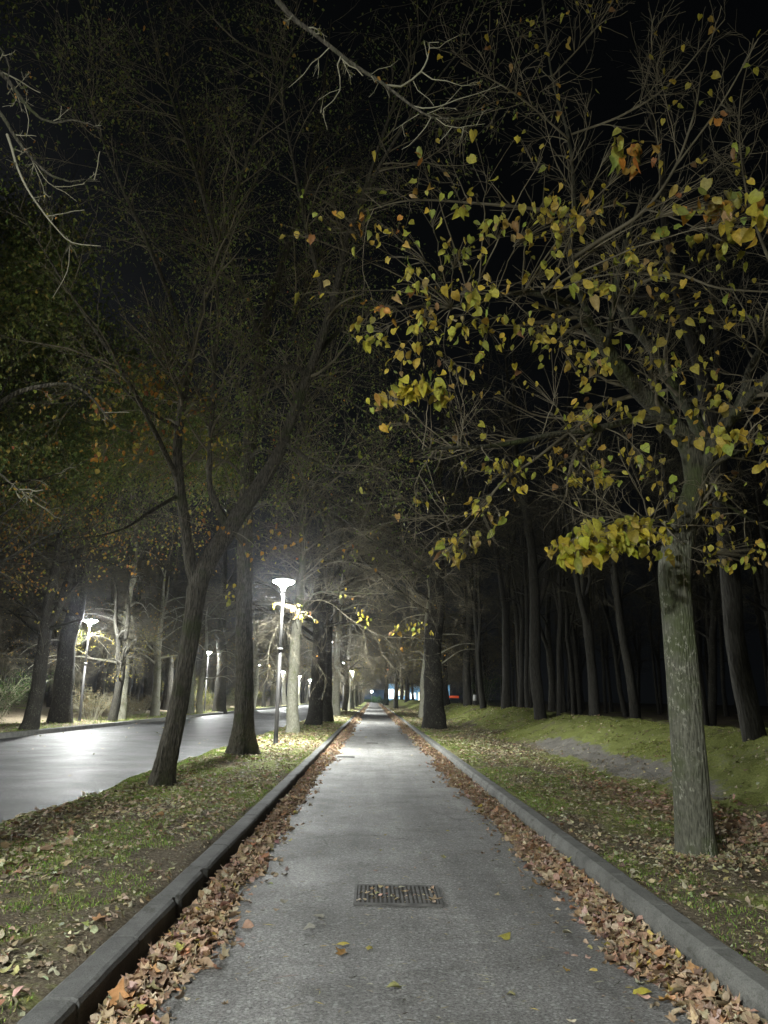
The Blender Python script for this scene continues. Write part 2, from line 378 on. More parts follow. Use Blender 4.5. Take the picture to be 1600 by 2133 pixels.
def gridmesh(xs, ys, zf, colf=None):
    X, Y = np.meshgrid(xs, ys); Z = zf(X, Y); V = np.stack([X, Y, Z], -1).reshape(-1, 3)
    n = len(xs); m = len(ys); i = np.arange(n*m).reshape(m, n)
    q = np.stack([i[:-1, :-1], i[:-1, 1:], i[1:, 1:], i[1:, :-1]], -1).reshape(-1, 4)
    mb = MB(); mb.add(V, [q], colf(X, Y).reshape(-1, 3) if colf else None); return mb
def yline(y0, y1, s0, k):
    o = [y0]
    while o[-1] < y1: o.append(o[-1]+s0*(1+max(0, o[-1]-8)*k))
    return np.array(o)
def gcol(X, Y):
    g = .50+.34*fbm(X*.6, Y*.4, 0, 21)                      # how mossy
    g = g+.28*sstep(5.0, 5.9, X)-.12*sstep(3.1, 4.0, X)*(1-sstep(4.6, 5.2, X))
    g = g+np.where((X < -1.5) & (X > -5), .10-.35*(1-sstep(6.5, 10.5, Y+X*.6))+.3*(1-sstep(-4.2, -3.2, X)), 0)
    g = g-.5*sstep(8.2, 9.5, X)-.35*sstep(-13.5, -15, X)
    gr = np.where(X > 4.6, .22+.30*noise(X*.7+Y*.25, Y*.22, 0, 31)-.2*(X > 7.2)+.70*np.exp(-((X-5.55-.03*(Y-20))/.46)**2-((Y-20.5)/6.0)**4)+.45*np.exp(-((X-5.3)/.4)**2-((Y-13)/1.2)**2), 0.0)
    return np.stack([np.clip(g, 0, 1), np.clip(gr, 0, 1), 0*g], -1)
xs = np.concatenate([[-700, -300, -120, -60, -40, -30], np.arange(-26, -13, .6), [-12.80, -12.76, -12.74, -12.7, -9, -5.2, -4.95], np.arange(-4.88, -1.5, .09), [-1.49, 0, 2.05, 2.11, 2.13],
                     np.arange(2.2, 9.6, .10), np.arange(10, 24, .7), [28, 36, 50, 80, 140, 300, 700]])
ys = np.concatenate([[-300, -60, -25], yline(-12, 245, .12, .035), [270, 320, 420, 700, 1300]])
gm = gridmesh(xs, ys, terrain, gcol)
tag(gm.build('ground', M_GROUND), 'mossy, leaf-strewn earth of the verges, bank and woodland floor', kind='structure')
def pz(x, y): return .006*fbm(x*.6, y*.35, 0, 41)+.0015*noise(x*4, y*4, 0, 42)
pm = gridmesh(np.linspace(-1.44, 2.10, 30), yline(-12, 239, .2, .03), pz)
tag(pm.build('path', M_PATH), 'grey asphalt walking path running straight between two kerbs', kind='structure')
rm = gridmesh(np.linspace(-12.6, -4.2, 24), yline(-40, 300, .4, .03), lambda x, y: .0+.01*fbm(x*.2, y*.1, 0, 43)-.03*sstep(-5.2, -4.2, x))
tag(rm.build('road', M_ROAD), 'wide asphalt road lit by street lamps', kind='structure')
fm = gridmesh(np.linspace(-14, 16, 10), np.linspace(239.1, 262, 8), lambda x, y: 0*x+.012)
tag(fm.build('cross_road', M_ROAD), 'pale crossing road at the far end of the path', kind='structure')

def kerb(name, prof, y0, y1, joint0, material, seed, label, jog=.005):
    prof = np.array(prof); ys_ = yline(y0, y1, .045, .06); js = np.arange(joint0-12, 60, 1.0)
    js = js[(js > y0+.1)]
    ys_ = np.unique(np.concatenate([ys_, js-.018, js-.006, js+.006, js+.018]))
    jd = np.zeros(len(ys_))
    for j in js: jd = np.maximum(jd, (np.abs(ys_-j) < .008)*1.0)
    blk = np.floor((ys_-joint0)/1.0)
    c = prof.mean(0)
    V = []
    for (px, pz_) in prof:
        dx = jog*_hash(blk, blk*0, blk*0, seed)+  .003*noise(ys_*3, px*9, pz_*9, seed); dz = jog*.6*_hash(blk, blk*0+1, blk*0, seed)+.003*noise(ys_*4, pz_*9, px*9, seed+1)
        ed = (pz_ > .10)*(pz_ < .16); chip = ed*np.clip(noise(ys_*3.1, px*20, 0, seed+3)+.8*noise(ys_*11, px*20, 0, seed+4)-.75, 0, 1)*.030*(ys_ < 40)
        x = px+dx+np.sign(c[0]-px)*chip; z = pz_+dz*(pz_ > .05)-chip*.8
        x = x+(c[0]-px)*.07*jd; z = np.where(pz_ > .05, z-.010*jd, z)
        V.append(np.stack([x, ys_, z], -1))
    V = np.stack(V, 1); K, n = V.shape[:2]; i = np.arange(K*n).reshape(K, n)
    q = np.stack([i[:-1, :-1], i[1:, :-1], i[1:, 1:], i[:-1, 1:]], -1).reshape(-1, 4)
    mb = MB(); mb.add(V.reshape(-1, 3), [q, i[0][None], i[-1][::-1][None]])
    o = mb.build(name, material, None, False); return tag(o, label, kind='structure')
kerb('kerb_left', [(-1.60, -.12), (-1.575, .140), (-1.555, .152), (-1.43, .152), (-1.405, .143), (-1.395, .118), (-1.385, -.12)], -12, 239, 4.2, M_KERB, 61, 'dark weathered kerbstones along the left of the path')
kerb('kerb_right', [(2.005, -.12), (2.015, .10), (2.03, .150), (2.065, .172), (2.19, .172), (2.215, .158), (2.23, -.12)], -12, 239, 5.1, M_KERB_R, 71, 'worn concrete kerbstones along the right of the path')
kerb('kerb_far', [(-12.86, -.12), (-12.85, .16), (-12.83, .17), (-12.66, .17), (-12.63, .155), (-12.62, -.12)], -30, 239, 5.1, M_KERB_R, 81, 'kerb on the far side of the lit road')

# ------------------------------------------------------------------ street lamps
def lathe(mb, prof, sides=24, cx=0, cy=0):
    prof = np.array(prof, float); an = np.arange(sides)*2*np.pi/sides; K = len(prof)
    V = np.stack([cx+prof[:, 0:1]*np.cos(an), cy+prof[:, 0:1]*np.sin(an), np.repeat(prof[:, 1:2], sides, 1)], -1)
    i = np.arange(K*sides).reshape(K, sides); a = i[:-1]; b = np.roll(a, -1, 1); c = i[1:]; d = np.roll(c, -1, 1)
    mb.add(V.reshape(-1, 3), [np.stack([a, b, d, c], -1).reshape(-1, 4)])
def make_lamp():
    r = empty('street_lamp')
    m = MB(); lathe(m, [(.0, -.15), (.11, -.15), (.11, .03), (.075, .05), (.072, .3), (.066, .32), (.062, 2.86), (.0, 2.87)]); m.build('pole', M_POLE, r)
    m = MB(); lathe(m, [(.05, 2.84), (.078, 2.845), (.08, 2.90), (.052, 2.905)]); m.build('collar', M_CAP, r)
    m = MB(); lathe(m, [(.045, 2.88), (.042, 4.70), (.0, 4.71)]); m.build('upper_pole', M_POLE, r)
    m = MB(); lathe(m, [(.0, 4.66), (.07, 4.665), (.075, 4.84), (.0, 4.845)]); m.build('neck', M_CAP, r)
    m = MB(); lathe(m, [(.078, 4.83), (.10, 4.86), (.20, 4.915), (.315, 4.965), (.335, 4.990), (.325, 5.012)], 16); m.build('diffuser', M_LIGHT, r)
    m = MB(); lathe(m, [(.0, 5.02), (.322, 5.012), (.325, 5.03), (.30, 5.05), (.2, 5.085), (.10, 5.11), (.0, 5.115)]); m.build('cap', M_CAP, r)
    return r
def dup(root, loc, rz=0.0, sc_=1.0):
    c = root.copy(); col.objects.link(c); c.location = loc; c.rotation_euler = (0, 0, rz); c.scale = (sc_,)*3
    for ch in root.children:
        d = ch.copy(); col.objects.link(d); d.parent = c
        for g in ch.children:
            k = g.copy(); col.objects.link(k); k.parent = d
    return c
lamp0 = make_lamp(); first = True
near = [(-2.95, -2.9), (-2.93, 24.4), (-3.12, 51.9), (-3.2, 84.5), (-3.0, 112), (-3.0, 140), (-3.0, 168), (-3.0, 196), (-3.0, 224)]
farl = [(-14.2, -15), (-14.2, 12.3), (-14.4, 39.3), (-14.3, 67.6), (-14.1, 94.8), (-14.0, 121), (-14.0, 147), (-14, 174), (-14, 201)]
LN = {0: 'street lamp on the verge just behind the viewer', 1: 'tall disc topped street lamp in the verge, tallest and nearest in the photo',
      2: 'street lamp almost hidden behind the pale speckled trunk', 3: 'small lit lamp in front of the dark leaning trunk by the path', }
LF = {0: 'street lamp across the road far behind the viewer', 1: 'street lamp across the road outside the left of view', 2: 'leftmost lit street lamp, among bushes across the road', 3: 'lit street lamp beside the pale twin trunks across the road',
      4: 'lit lamp showing just right of the straight second tree trunk', 5: 'lit lamp across the road right of the tall near lamp pole', 6: 'lit lamp across the road tight against the pale trunk'}
LAMPS = []
for i, (x, y) in enumerate(near):
    LAMPS.append((x, y, LN.get(i, 'distant street lamp in the verge row beside the path'), 'street lamps in the verge beside the path'))
for i, (x, y) in enumerate(farl):
    LAMPS.append((x, y, LF.get(i, 'distant street lamp across the far stretch of road'), 'street lamps across the road'))
for x, y, lb, gp in LAMPS:
    if first: o = lamp0; first = False
    else: o = dup(lamp0, (0, 0, 0))
    o.location = (x, y, float(terrain(x, y))-.02); o.rotation_euler[2] = y
    tag(o, lb, 'street lamp', gp)
# ------------------------------------------------------------------ hero trees (limbs follow the photographed branches)
def LP(pts):           # rows u,v,Y,r(m)
    return np.array([list(W(u, v, Y))+[r] for u, v, Y, r in pts])
def start(base, pts):  # pts already world; base world point with radius
    return np.vstack([base, pts])
def to_batch(curves, K=10):
    S = np.stack([resample(c, K) for c in curves]); return S[..., :3], S[..., 3]
def shift(o_children_origin, mb_list): pass
HEADS = np.array([[x, y, 4.9+float(terrain(x, y))] for x, y, _a, _b in LAMPS])
def clear(P, R, heads, rad=1.9):
    ok = np.ones(len(P), bool)
    for h in heads:
        d = P-h; d[..., 2] *= .8; ok &= (np.linalg.norm(d, axis=2) > rad).all(1)
    return P[ok], R[ok]
def hero(name, base, trunk_pts, limbs, label, cat, bark_m, twig_m, rng, twigs=(60, 400, 1200), tl=((.9, 2.4), (.35, 1.1), (.15, .5)),
         sides=26, flare=.45, ridge=.05, grav=-.15, extra=None, foliage=None, group=None, trunk_label=None, lseed=0, step=.07, limb_m=None, furrow=0, zmin=1.0):
    """every limb is a part; the fine twigs are the crown; the leaves its foliage"""
    root = empty(name, base); org = np.array([base[0], base[1], base[2]])
    m = MB(); tp = np.array(trunk_pts, float); tp[:, :3] -= org
    S = limb(m, tp, sides, step, .05, lseed, ridge, flare, True, furrow); m.build('trunk', bark_m, root)
    curves = [np.asarray(trunk_pts, float)]; wts = [0.15]
    for j, L in enumerate(limbs):
        L = np.array(L, float); curves.append(L); wts.append(1.0)
        q = L.copy(); q[:, :3] -= org; m = MB(); lbm = limb_m or bark_m
        r0 = L[0, 3]; sd = 16 if r0 > .07 else (10 if r0 > .03 else 6)
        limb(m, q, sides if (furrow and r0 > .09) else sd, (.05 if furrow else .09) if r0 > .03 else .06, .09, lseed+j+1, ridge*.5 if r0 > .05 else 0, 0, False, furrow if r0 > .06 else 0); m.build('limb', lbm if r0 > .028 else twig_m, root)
    P, R = to_batch(curves, 14); w = np.linalg.norm(np.diff(P, axis=1), axis=2).sum(1)*np.array(wts)
    P1, R1 = grow(rng, P, R, twigs[0], .25, 1.0, *tl[0], 50, 9, grav, .13, .028, .005, .25, w, .45)
    k_ = P1[:, :, 2].min(1) > zmin; P1, R1 = P1[k_], R1[k_]
    P2, R2 = grow(rng, np.concatenate([resample_b(P, 9), P1]), np.concatenate([resample_r(R, 9), R1]), twigs[1], .15, 1.0, *tl[1], 45, 6, grav*.8, .13, .010, .0032, .2,
                  np.concatenate([w*.5, np.linalg.norm(np.diff(P1, axis=1), axis=2).sum(1)]), .5)
    P3, R3 = grow(rng, np.concatenate([P2]), R2, twigs[2], .2, 1.0, *tl[2], 42, 4, grav*.5, .12, .005, .0024, .2, None, .6)
    P1, R1 = clear(P1, R1, HEADS); P2, R2 = clear(P2, R2, HEADS); k_ = P2[:, :, 2].min(1) > zmin-.5; P2, R2 = P2[k_], R2[k_]; k_ = P3[:, :, 2].min(1) > zmin-.8; P3, R3 = P3[k_], R3[k_]; P3, R3 = clear(P3, R3, HEADS)
    m = MB()
    for a, b, s in ((P1, R1, 6), (P2, R2, 4), (P3, R3, 3)): tubes(m, a-org, b, s)
    if extra is not None:
        for a, b, s in extra: tubes(m, a-org, b, s)
    cr_ = m.build('crown', twig_m, root)
    if foliage is not None:
        m = MB(); foliage(m, org, (P1, P2, P3)); m.build('foliage', M_LEAF, cr_)
    tag(root, label, cat, group); return root, (P1, P2, P3)
def resample_b(P, K):
    i = np.linspace(0, P.shape[1]-1.001, K); a = i.astype(int); f = (i-a)[None, :, None]; return P[:, a]*(1-f)+P[:, a+1]*f
def resample_r(R, K):
    i = np.linspace(0, R.shape[1]-1.001, K); a = i.astype(int); f = (i-a)[None, :]; return R[:, a]*(1-f)+R[:, a+1]*f
def put(u, v, z=.13):
    p = G(u, v, z); return np.array([p[0], p[1], float(terrain(p[0], p[1]))])
YEL = [(.50, .42, .06, 6), (.44, .42, .08, 5), (.50, .36, .07, 2.2), (.32, .38, .08, 3), (.42, .29, .11, 1.2), (.28, .16, .08, .5)]
ORA = [(.45, .24, .05, 4), (.42, .30, .07, 3), (.36, .33, .08, 3), (.38, .16, .07, 1.2), (.22, .25, .06, 2)]
OLV = [(.15, .20, .055, 5), (.21, .25, .07, 3), (.26, .24, .07, 1.0), (.11, .17, .055, 4)]
def tipleaves(m, org, rng, P, n, size, pal, kind='heart', jit=.05):
    i = rng.integers(0, len(P), n); k = rng.integers(1, P.shape[1], n); p = P[i, k]+rng.normal(0, jit, (n, 3))
    d = np.column_stack([rng.normal(0, .6, n), rng.normal(0, .6, n), -rng.uniform(.2, 1.3, n)]); nn = rng.normal(size=(n, 3)); nn[:, 2] *= .6
    leaves(m, rng, p-org, d, nn, rng.uniform(size*.65, size*1.25, n), pick(rng, pal, n), kind, (.1, .5))
def clusters(rng, curves, specs):
    """sprays of leaves: branchlets run from the nearest limb to each spray; returns tube batches and leaf specs"""
    C = np.concatenate([resample(c, 40)[:, :3] for c in curves]); CR = np.concatenate([resample(c, 40)[:, 3] for c in curves])
    B = []; BR = []; Tw = []; TR = []; LF_ = []
    for (u, v, Y, ru, rv, n, pal, sz) in specs:
        n = int(n*1.15) if n > 3 else n
        c = W(u, v, Y); s = Y/F; ax = rt*ru*s; ay = up*rv*s
        dd = np.linalg.norm(C-c, axis=1); dd = dd+(C[:, 2] < c[2]-.3)*.3; j = int(np.argmin(dd)); st = C[j]
        end = c+ax*rng.uniform(-.6, .6)-ay*.3; t = np.linspace(0, 1, 12)[:, None]
        mid = (st+end)/2+np.array([0, 0, .12*np.linalg.norm(end-st)])+rng.normal(0, .04, 3)
        br = (1-t)**2*st+2*t*(1-t)*mid+t*t*end+rng.normal(0, .008, (12, 3))*t; B.append(br)
        r0 = min(CR[j]*.6, .004+.004*np.linalg.norm(end-st)); BR.append(np.linspace(max(r0, .004), .003, 12))
        a = rng.normal(0, .5, (n, 2)); a = a/np.maximum(1, np.linalg.norm(a, axis=1, keepdims=True)/1.0)
        lp = c+a[:, 0:1]*ax+a[:, 1:2]*ay+fw*rng.normal(0, .5*(ru+rv)/2*s, (n, 1))
        for q in lp:
            jj = int(np.argmin(np.linalg.norm(br[3:]-q, axis=1)))+3; a0 = br[min(jj, 11)]-(br[jj]-br[jj-1])*1.5; tt = np.linspace(0, 1, 4)[:, None]
            Tw.append((1-tt)**2*a0+2*tt*(1-tt)*((a0+q)/2+np.array([0, 0, .03]))+tt*tt*q); TR.append(np.array([.0028, .0024, .002, .0014]))
        LF_.append((lp, pal, sz))
    return [(np.array(B), np.array(BR), 5), (np.array(Tw), np.array(TR), 3)], LF_
def spray_leaves(m, org, rng, LF_):
    for lp, pal, sz in LF_:
        n = len(lp); d = np.column_stack([rng.normal(0, .45, n), rng.normal(0, .45, n), -rng.uniform(.5, 1.2, n)])
        nn = rng.normal(size=(n, 3))*.8; nn[:, 2] *= .5; nn += -fw*rng.choice([1, 1, .2, -.6], (n, 1))
        s_ = rng.uniform(sz*.45, sz*1.18, n); c_ = pick(rng, pal, n, .18)
        for kd, sl in (('heart', slice(0, None, 3)), ('heart', slice(1, None, 3)), ('oval', slice(2, None, 3))):
            leaves(m, rng, (lp-org)[sl], d[sl], nn[sl], s_[sl]*(1.15 if kd == 'oval' else 1), c_[sl], kd, (.1, .8))

# --- big lime tree on the right
r1 = put(1452, 1782); rg = np.random.default_rng(11)
def wp(rows, Yb): return [(u, v, Yb+dy, r) for u, v, dy, r in rows]
tr = np.vstack([np.append(r1+[0, 0, -.12], .215), np.append(r1+[0, 0, .10], .196), LP(wp([(1438, 1600, 0, .172), (1422, 1420, 0, .162), (1410, 1260, 0, .158), (1405, 1195, .02, .160), (1408, 1155, .03, .158), (1422, 1100, .06, .138)], 8.1))])
Y = 8.1
R1L = [wp([(1408, 1160, .03, .140), (1414, 1130, .04, .148), (1426, 1090, .07, .143), (1446, 1030, .1, .130), (1458, 975, .15, .115)], Y),  # upper trunk built as a limb, so it takes the shade-darkened bark
       wp([(1452, 1000, .12, .125), (1436, 930, .1, .115), (1380, 862, 0, .10), (1308, 790, -.2, .085), (1245, 700, -.5, .070), (1192, 640, -.8, .048), (1120, 612, -1.1, .032), (1030, 615, -1.4, .018), (940, 640, -1.7, .010)], Y),
       wp([(1462, 985, .15, .10), (1462, 930, .3, .09), (1440, 862, .5, .08), (1402, 805, .7, .07), (1355, 725, .9, .055), (1300, 655, 1.0, .045), (1284, 590, 1.0, .036), (1300, 520, 1.0, .025), (1330, 430, 1.0, .016)], Y),
       wp([(1462, 985, .12, .10), (1500, 900, -.1, .085), (1550, 840, -.3, .07), (1610, 780, -.6, .055), (1700, 690, -.9, .035), (1780, 560, -1.1, .02)], Y),
       wp([(1518, 885, -.15, .055), (1548, 820, 0, .046), (1562, 770, .1, .04), (1600, 690, .2, .03), (1625, 600, .3, .02), (1640, 480, .3, .012)], Y),
       wp([(1400, 880, 0, .05), (1330, 873, -.3, .042), (1240, 893, -.7, .036), (1150, 905, -1.1, .028), (1050, 926, -1.5, .021), (960, 932, -1.9, .015), (880, 936, -2.2, .009)], Y),
       wp([(1235, 895, -.7, .028), (1205, 935, -.8, .022), (1186, 985, -.9, .016), (1180, 1035, -.95, .009)], Y),
       wp([(1262, 735, -.4, .035), (1276, 650, -.3, .028), (1292, 560, -.3, .02), (1300, 500, -.3, .012)], Y),
       wp([(1236, 690, -.55, .045), (1212, 620, -.5, .036), (1188, 540, -.5, .028), (1196, 420, -.4, .022), (1185, 290, -.4, .018), (1150, 160, -.5, .013), (1128, -20, -.6, .010)], Y),
       wp([(1190, 540, -.5, .026), (1250, 500, -.7, .024), (1340, 440, -1.0, .019), (1405, 350, -1.2, .014), (1445, 240, -1.4, .010), (1462, 150, -1.5, .006)], Y),
       wp([(1190, 280, -.4, .014), (1300, 238, -.7, .011), (1400, 170, -.9, .009), (1510, 40, -1.1, .006)], Y),
       wp([(1190, 450, -.4, .020), (1130, 437, -.6, .018), (1000, 424, -.9, .014), (860, 417, -1.2, .009), (760, 440, -1.5, .005)], Y),
       wp([(1310, 600, 1.0, .022), (1400, 570, .6, .018), (1500, 600, .3, .014), (1640, 610, .1, .01)], Y),
       wp([(1460, 990, .1, .04), (1500, 960, -.3, .03), (1570, 925, -.6, .02), (1650, 900, -.9, .012)], Y),
       wp([(1405, 1110, 0, .03), (1370, 1080, -.5, .022), (1290, 1085, -1.0, .016), (1210, 1110, -1.4, .010)], Y),
       wp([(1440, 1060, 0, .03), (1490, 1040, .4, .022), (1560, 1080, .8, .016), (1640, 1120, 1.1, .010)], Y),
       wp([(1180, 905, -1., .016), (1110, 960, -1.3, .012), (1050, 1000, -1.6, .009), (990, 1080, -1.9, .006), (930, 1150, -2.1, .004)], Y)]
R1L += [wp([(1185, 290, -.4, .014), (1080, 200, -1.0, .010), (960, 130, -1.5, .006)], Y), wp([(1405, 350, -1.2, .012), (1500, 220, -1.7, .009), (1580, 80, -2.1, .006)], Y), wp([(1150, 160, -.5, .011), (1240, 60, -1.0, .008), (1300, -40, -1.3, .006)], Y), wp([(1625, 600, .3, .02), (1560, 420, -.2, .014), (1540, 240, -.6, .009), (1570, 80, -1, .006)], Y)]
R1L = [LP(x) for x in R1L]
y_ = [(.50, .42, .07, 6), (.44, .43, .09, 6), (.50, .38, .09, 1.6), (.34, .40, .09, 3), (.36, .27, .12, 1.0), (.26, .17, .09, .4)]; LEM = [(.50, .44, .055, 6), (.46, .45, .08, 4), (.42, .36, .07, 2), (.34, .38, .07, 1)]
cl = [(1270, 1115, 6.6, 82, 38, 110, LEM, .105), (1195, 1145, 6.5, 50, 28, 60, LEM, .11), (1345, 1100, 6.8, 55, 34, 50, LEM, .095), (1385, 1140, 7.4, 40, 40, 9, y_, .09),
      (870, 805, 5.6, 55, 26, 40, LEM, .085), (790, 830, 5.8, 40, 26, 12, y_, .08), (915, 820, 5.7, 30, 22, 12, y_, .08), (1500, 905, 7.2, 45, 28, 18, y_, .11), (1560, 915, 7.3, 40, 30, 14, y_, .10),
      (1600, 960, 7, 40, 30, 8, y_, .1), (1060, 985, 6.6, 60, 34, 26, y_, .08), (1010, 1060, 6.4, 50, 50, 22, y_, .08), (960, 1130, 6.3, 60, 36, 24, y_, .08), (930, 1160, 6.2, 40, 26, 12, y_, .08),
      (1250, 985, 7.2, 70, 32, 26, y_, .09), (1320, 960, 7.4, 60, 40, 22, y_, .09), (1180, 960, 7., 60, 50, 14, y_, .08), (1290, 850, 7.4, 70, 30, 16, y_, .09), (1210, 860, 7.2, 60, 26, 14, y_, .09),
      (890, 670, 5.6, 70, 50, 30, y_, .08), (760, 700, 5.9, 50, 36, 14, y_, .075), (830, 740, 5.8, 60, 50, 14, y_, .075), (1000, 690, 6, 90, 50, 34, y_, .08), (950, 760, 6, 60, 40, 16, y_, .08), (1120, 700, 6.6, 70, 50, 26, y_, .085),
      (1200, 730, 7, 70, 60, 22, y_, .09), (1240, 760, 7, 40, 50, 14, y_, .09), (1010, 605, 5.6, 90, 40, 26, y_, .085), (880, 590, 5.2, 80, 34, 18, y_, .08), (965, 520, 5.5, 70, 50, 22, y_, .085),
      (1030, 470, 5.6, 50, 44, 18, y_, .09), (1130, 470, 6, 90, 50, 30, y_, .085), (1190, 450, 6.2, 70, 46, 24, y_, .085), (1215, 590, 6, 60, 40, 12, y_, .12), (1140, 560, 6.2, 60, 50, 16, y_, .085),
      (1290, 560, 6.6, 80, 60, 20, y_, .09), (1370, 520, 6.2, 90, 60, 26, y_, .09), (1470, 420, 5.4, 110, 55, 44, ORA, .10), (1560, 440, 5.2, 70, 60, 28, y_, .11), (1500, 510, 6, 90, 60, 28, y_, .09),
      (1330, 320, 5.2, 60, 46, 22, ORA, .10), (1290, 300, 5.2, 40, 30, 8, y_, .12), (1240, 420, 5.8, 60, 40, 12, y_, .09), (1400, 640, 6.8, 100, 60, 26, y_, .09), (1530, 660, 6.8, 80, 60, 14, y_, .09),
      (1330, 740, 7.4, 90, 60, 20, y_, .09), (1440, 760, 7.2, 100, 60, 18, y_, .09), (1540, 800, 7., 80, 60, 12, y_, .09), (1500, 840, 7.2, 60, 30, 12, y_, .09), (1380, 560, 6, 90, 50, 14, y_, .08),
      (850, 520, 5.2, 80, 50, 12, y_, .075), (910, 440, 5, 80, 60, 9, y_, .075), (880, 340, 5, 50, 60, 5, ORA, .08), (1000, 330, 5, 90, 60, 5, y_, .08), (1120, 310, 5.3, 100, 50, 5, ORA, .07), (1500, 230, 5.2, 60, 40, 4, ORA, .08),
      (1530, 330, 5.5, 80, 60, 7, y_, .08), (670, 610, 5.4, 50, 26, 4, y_, .085), (720, 460, 5.3, 110, 40, 14, ORA, .07), (640, 480, 5.4, 60, 24, 4, ORA, .075), (640, 400, 5.4, 14, 12, 1, y_, .085), (790, 460, 5.2, 60, 50, 9, ORA, .07),
      (1500, 1090, 7.6, 90, 50, 22, y_, .07), (1540, 1150, 7.8, 80, 36, 30, y_, .075), (1490, 1170, 7.8, 50, 24, 14, y_, .07), (1490, 1010, 7.4, 60, 40, 10, y_, .08), (1400, 1020, 7.2, 50, 50, 10, y_, .09),
      (1140, 420, 5.8, 90, 50, 12, y_, .08), (800, 640, 5.5, 80, 60, 12, ORA, .07), (930, 930, 6.4, 60, 40, 8, y_, .07), (820, 870, 6, 50, 30, 7, y_, .075), (1100, 800, 6.8, 120, 70, 12, y_, .07), (1420, 900, 7.8, 60, 50, 10, y_, .09)]
ex1, lf1 = clusters(rg, R1L, cl)
def fol1(m, org, PP):
    spray_leaves(m, org, rg, lf1); tipleaves(m, org, rg, PP[2], 300, .07, YEL, 'heart', .03)
hero('lime_tree', tuple(r1), tr, R1L, 'grey lime tree with yellow leaves standing in the right verge, nearest trunk', 'tree', M_BARK_LIME, M_TWIG, rg,
     (120, 950, 2600), ((.5, 1.4), (.25, .8), (.12, .4)), 64, .14, .03, -.12, ex1, fol1, lseed=3, limb_m=M_BARK_LIMB_SHADE, step=.035, zmin=2.7)

# --- leaning forked tree on the left
t1 = put(338, 1640); rg = np.random.default_rng(12); Y = 12.93
tr = np.vstack([np.append(t1+[0, 0, -.15], .225), np.append(t1+[0, 0, .12], .19), LP(wp([(352, 1560, 0, .160), (370, 1480, 0, .150), (386, 1390, 0, .146), (402, 1290, 0, .150), (412, 1220, 0, .168), (434, 1170, .02, .160), (470, 1115, .05, .148), (505, 1060, .08, .138)], Y))])
T1L = [wp([(412, 1232, 0, .115), (398, 1175, -.03, .105), (387, 1100, -.1, .10), (374, 1010, -.2, .098), (370, 930, -.3, .088), (382, 830, -.4, .08), (400, 740, -.5, .068), (425, 630, -.7, .058), (455, 520, -.9, .048), (485, 420, -1.1, .04), (520, 320, -1.3, .032), (560, 220, -1.5, .024), (600, 130, -1.7, .018), (620, 0, -1.9, .012)], Y),
       wp([(500, 1070, .08, .138), (540, 1010, .1, .128), (580, 945, .1, .115), (612, 860, .0, .102), (650, 760, -.2, .088), (685, 660, -.4, .085), (705, 580, -.6, .07), (725, 490, -.9, .06), (762, 390, -1.2, .048), (800, 275, -1.5, .036), (835, 180, -1.7, .028), (880, 70, -2, .018), (920, -30, -2.2, .012)], Y),
       wp([(478, 1105, .05, .085), (455, 1062, .0, .07), (437, 1010, -.05, .056), (437, 930, -.1, .05), (443, 840, -.2, .046), (448, 740, -.2, .042), (455, 660, -.2, .036), (446, 560, -.2, .028), (405, 430, -.3, .020), (350, 300, -.4, .013)], Y),
       wp([(640, 780, -.2, .06), (610, 765, -.4, .05), (565, 770, -.6, .036), (530, 800, -.8, .02)], Y),
       wp([(366, 1035, -.2, .035), (310, 1068, -.8, .030), (260, 1100, -1.4, .022), (200, 1117, -2.0, .013), (140, 1122, -2.6, .007)], Y),
       wp([(660, 735, -.2, .05), (720, 680, .4, .036), (800, 640, 1., .024), (900, 640, 1.6, .014)], Y),
       wp([(590, 920, 0, .045), (650, 960, -.4, .03), (720, 985, -.8, .020), (800, 975, -1.2, .012), (850, 940, -1.5, .006)], Y),
       wp([(385, 900, -.3, .035), (300, 850, -.8, .026), (240, 790, -1.2, .018), (180, 740, -1.6, .010)], Y),
       wp([(430, 620, -.7, .035), (380, 560, -1., .026), (300, 480, -1.4, .018), (230, 380, -1.8, .010), (170, 260, -2.2, .006)], Y)]
T1L += [wp([(400, 740, -.5, .05), (330, 560, -1.3, .036), (250, 380, -2.0, .024), (170, 180, -2.6, .014), (120, 20, -3.0, .008)], Y), wp([(455, 520, -.9, .04), (400, 330, -1.7, .026), (340, 150, -2.3, .016), (300, -20, -2.7, .009)], Y),
       wp([(685, 660, -.4, .05), (640, 480, -1.2, .034), (600, 280, -2.0, .021), (560, 80, -2.6, .012)], Y), wp([(725, 490, -.9, .045), (800, 330, -1.8, .030), (900, 180, -2.5, .018), (1010, 40, -3.0, .010)], Y),
       wp([(372, 1000, -.2, .05), (270, 800, -1.3, .034), (140, 600, -2.2, .022), (30, 420, -2.9, .013)], Y), wp([(600, 130, -1.7, .02), (500, 90, -2.3, .014), (400, -10, -2.8, .009)], Y)]
T1L = [LP(x) for x in T1L]
for q_ in T1L: q_[2:, 3] *= .88
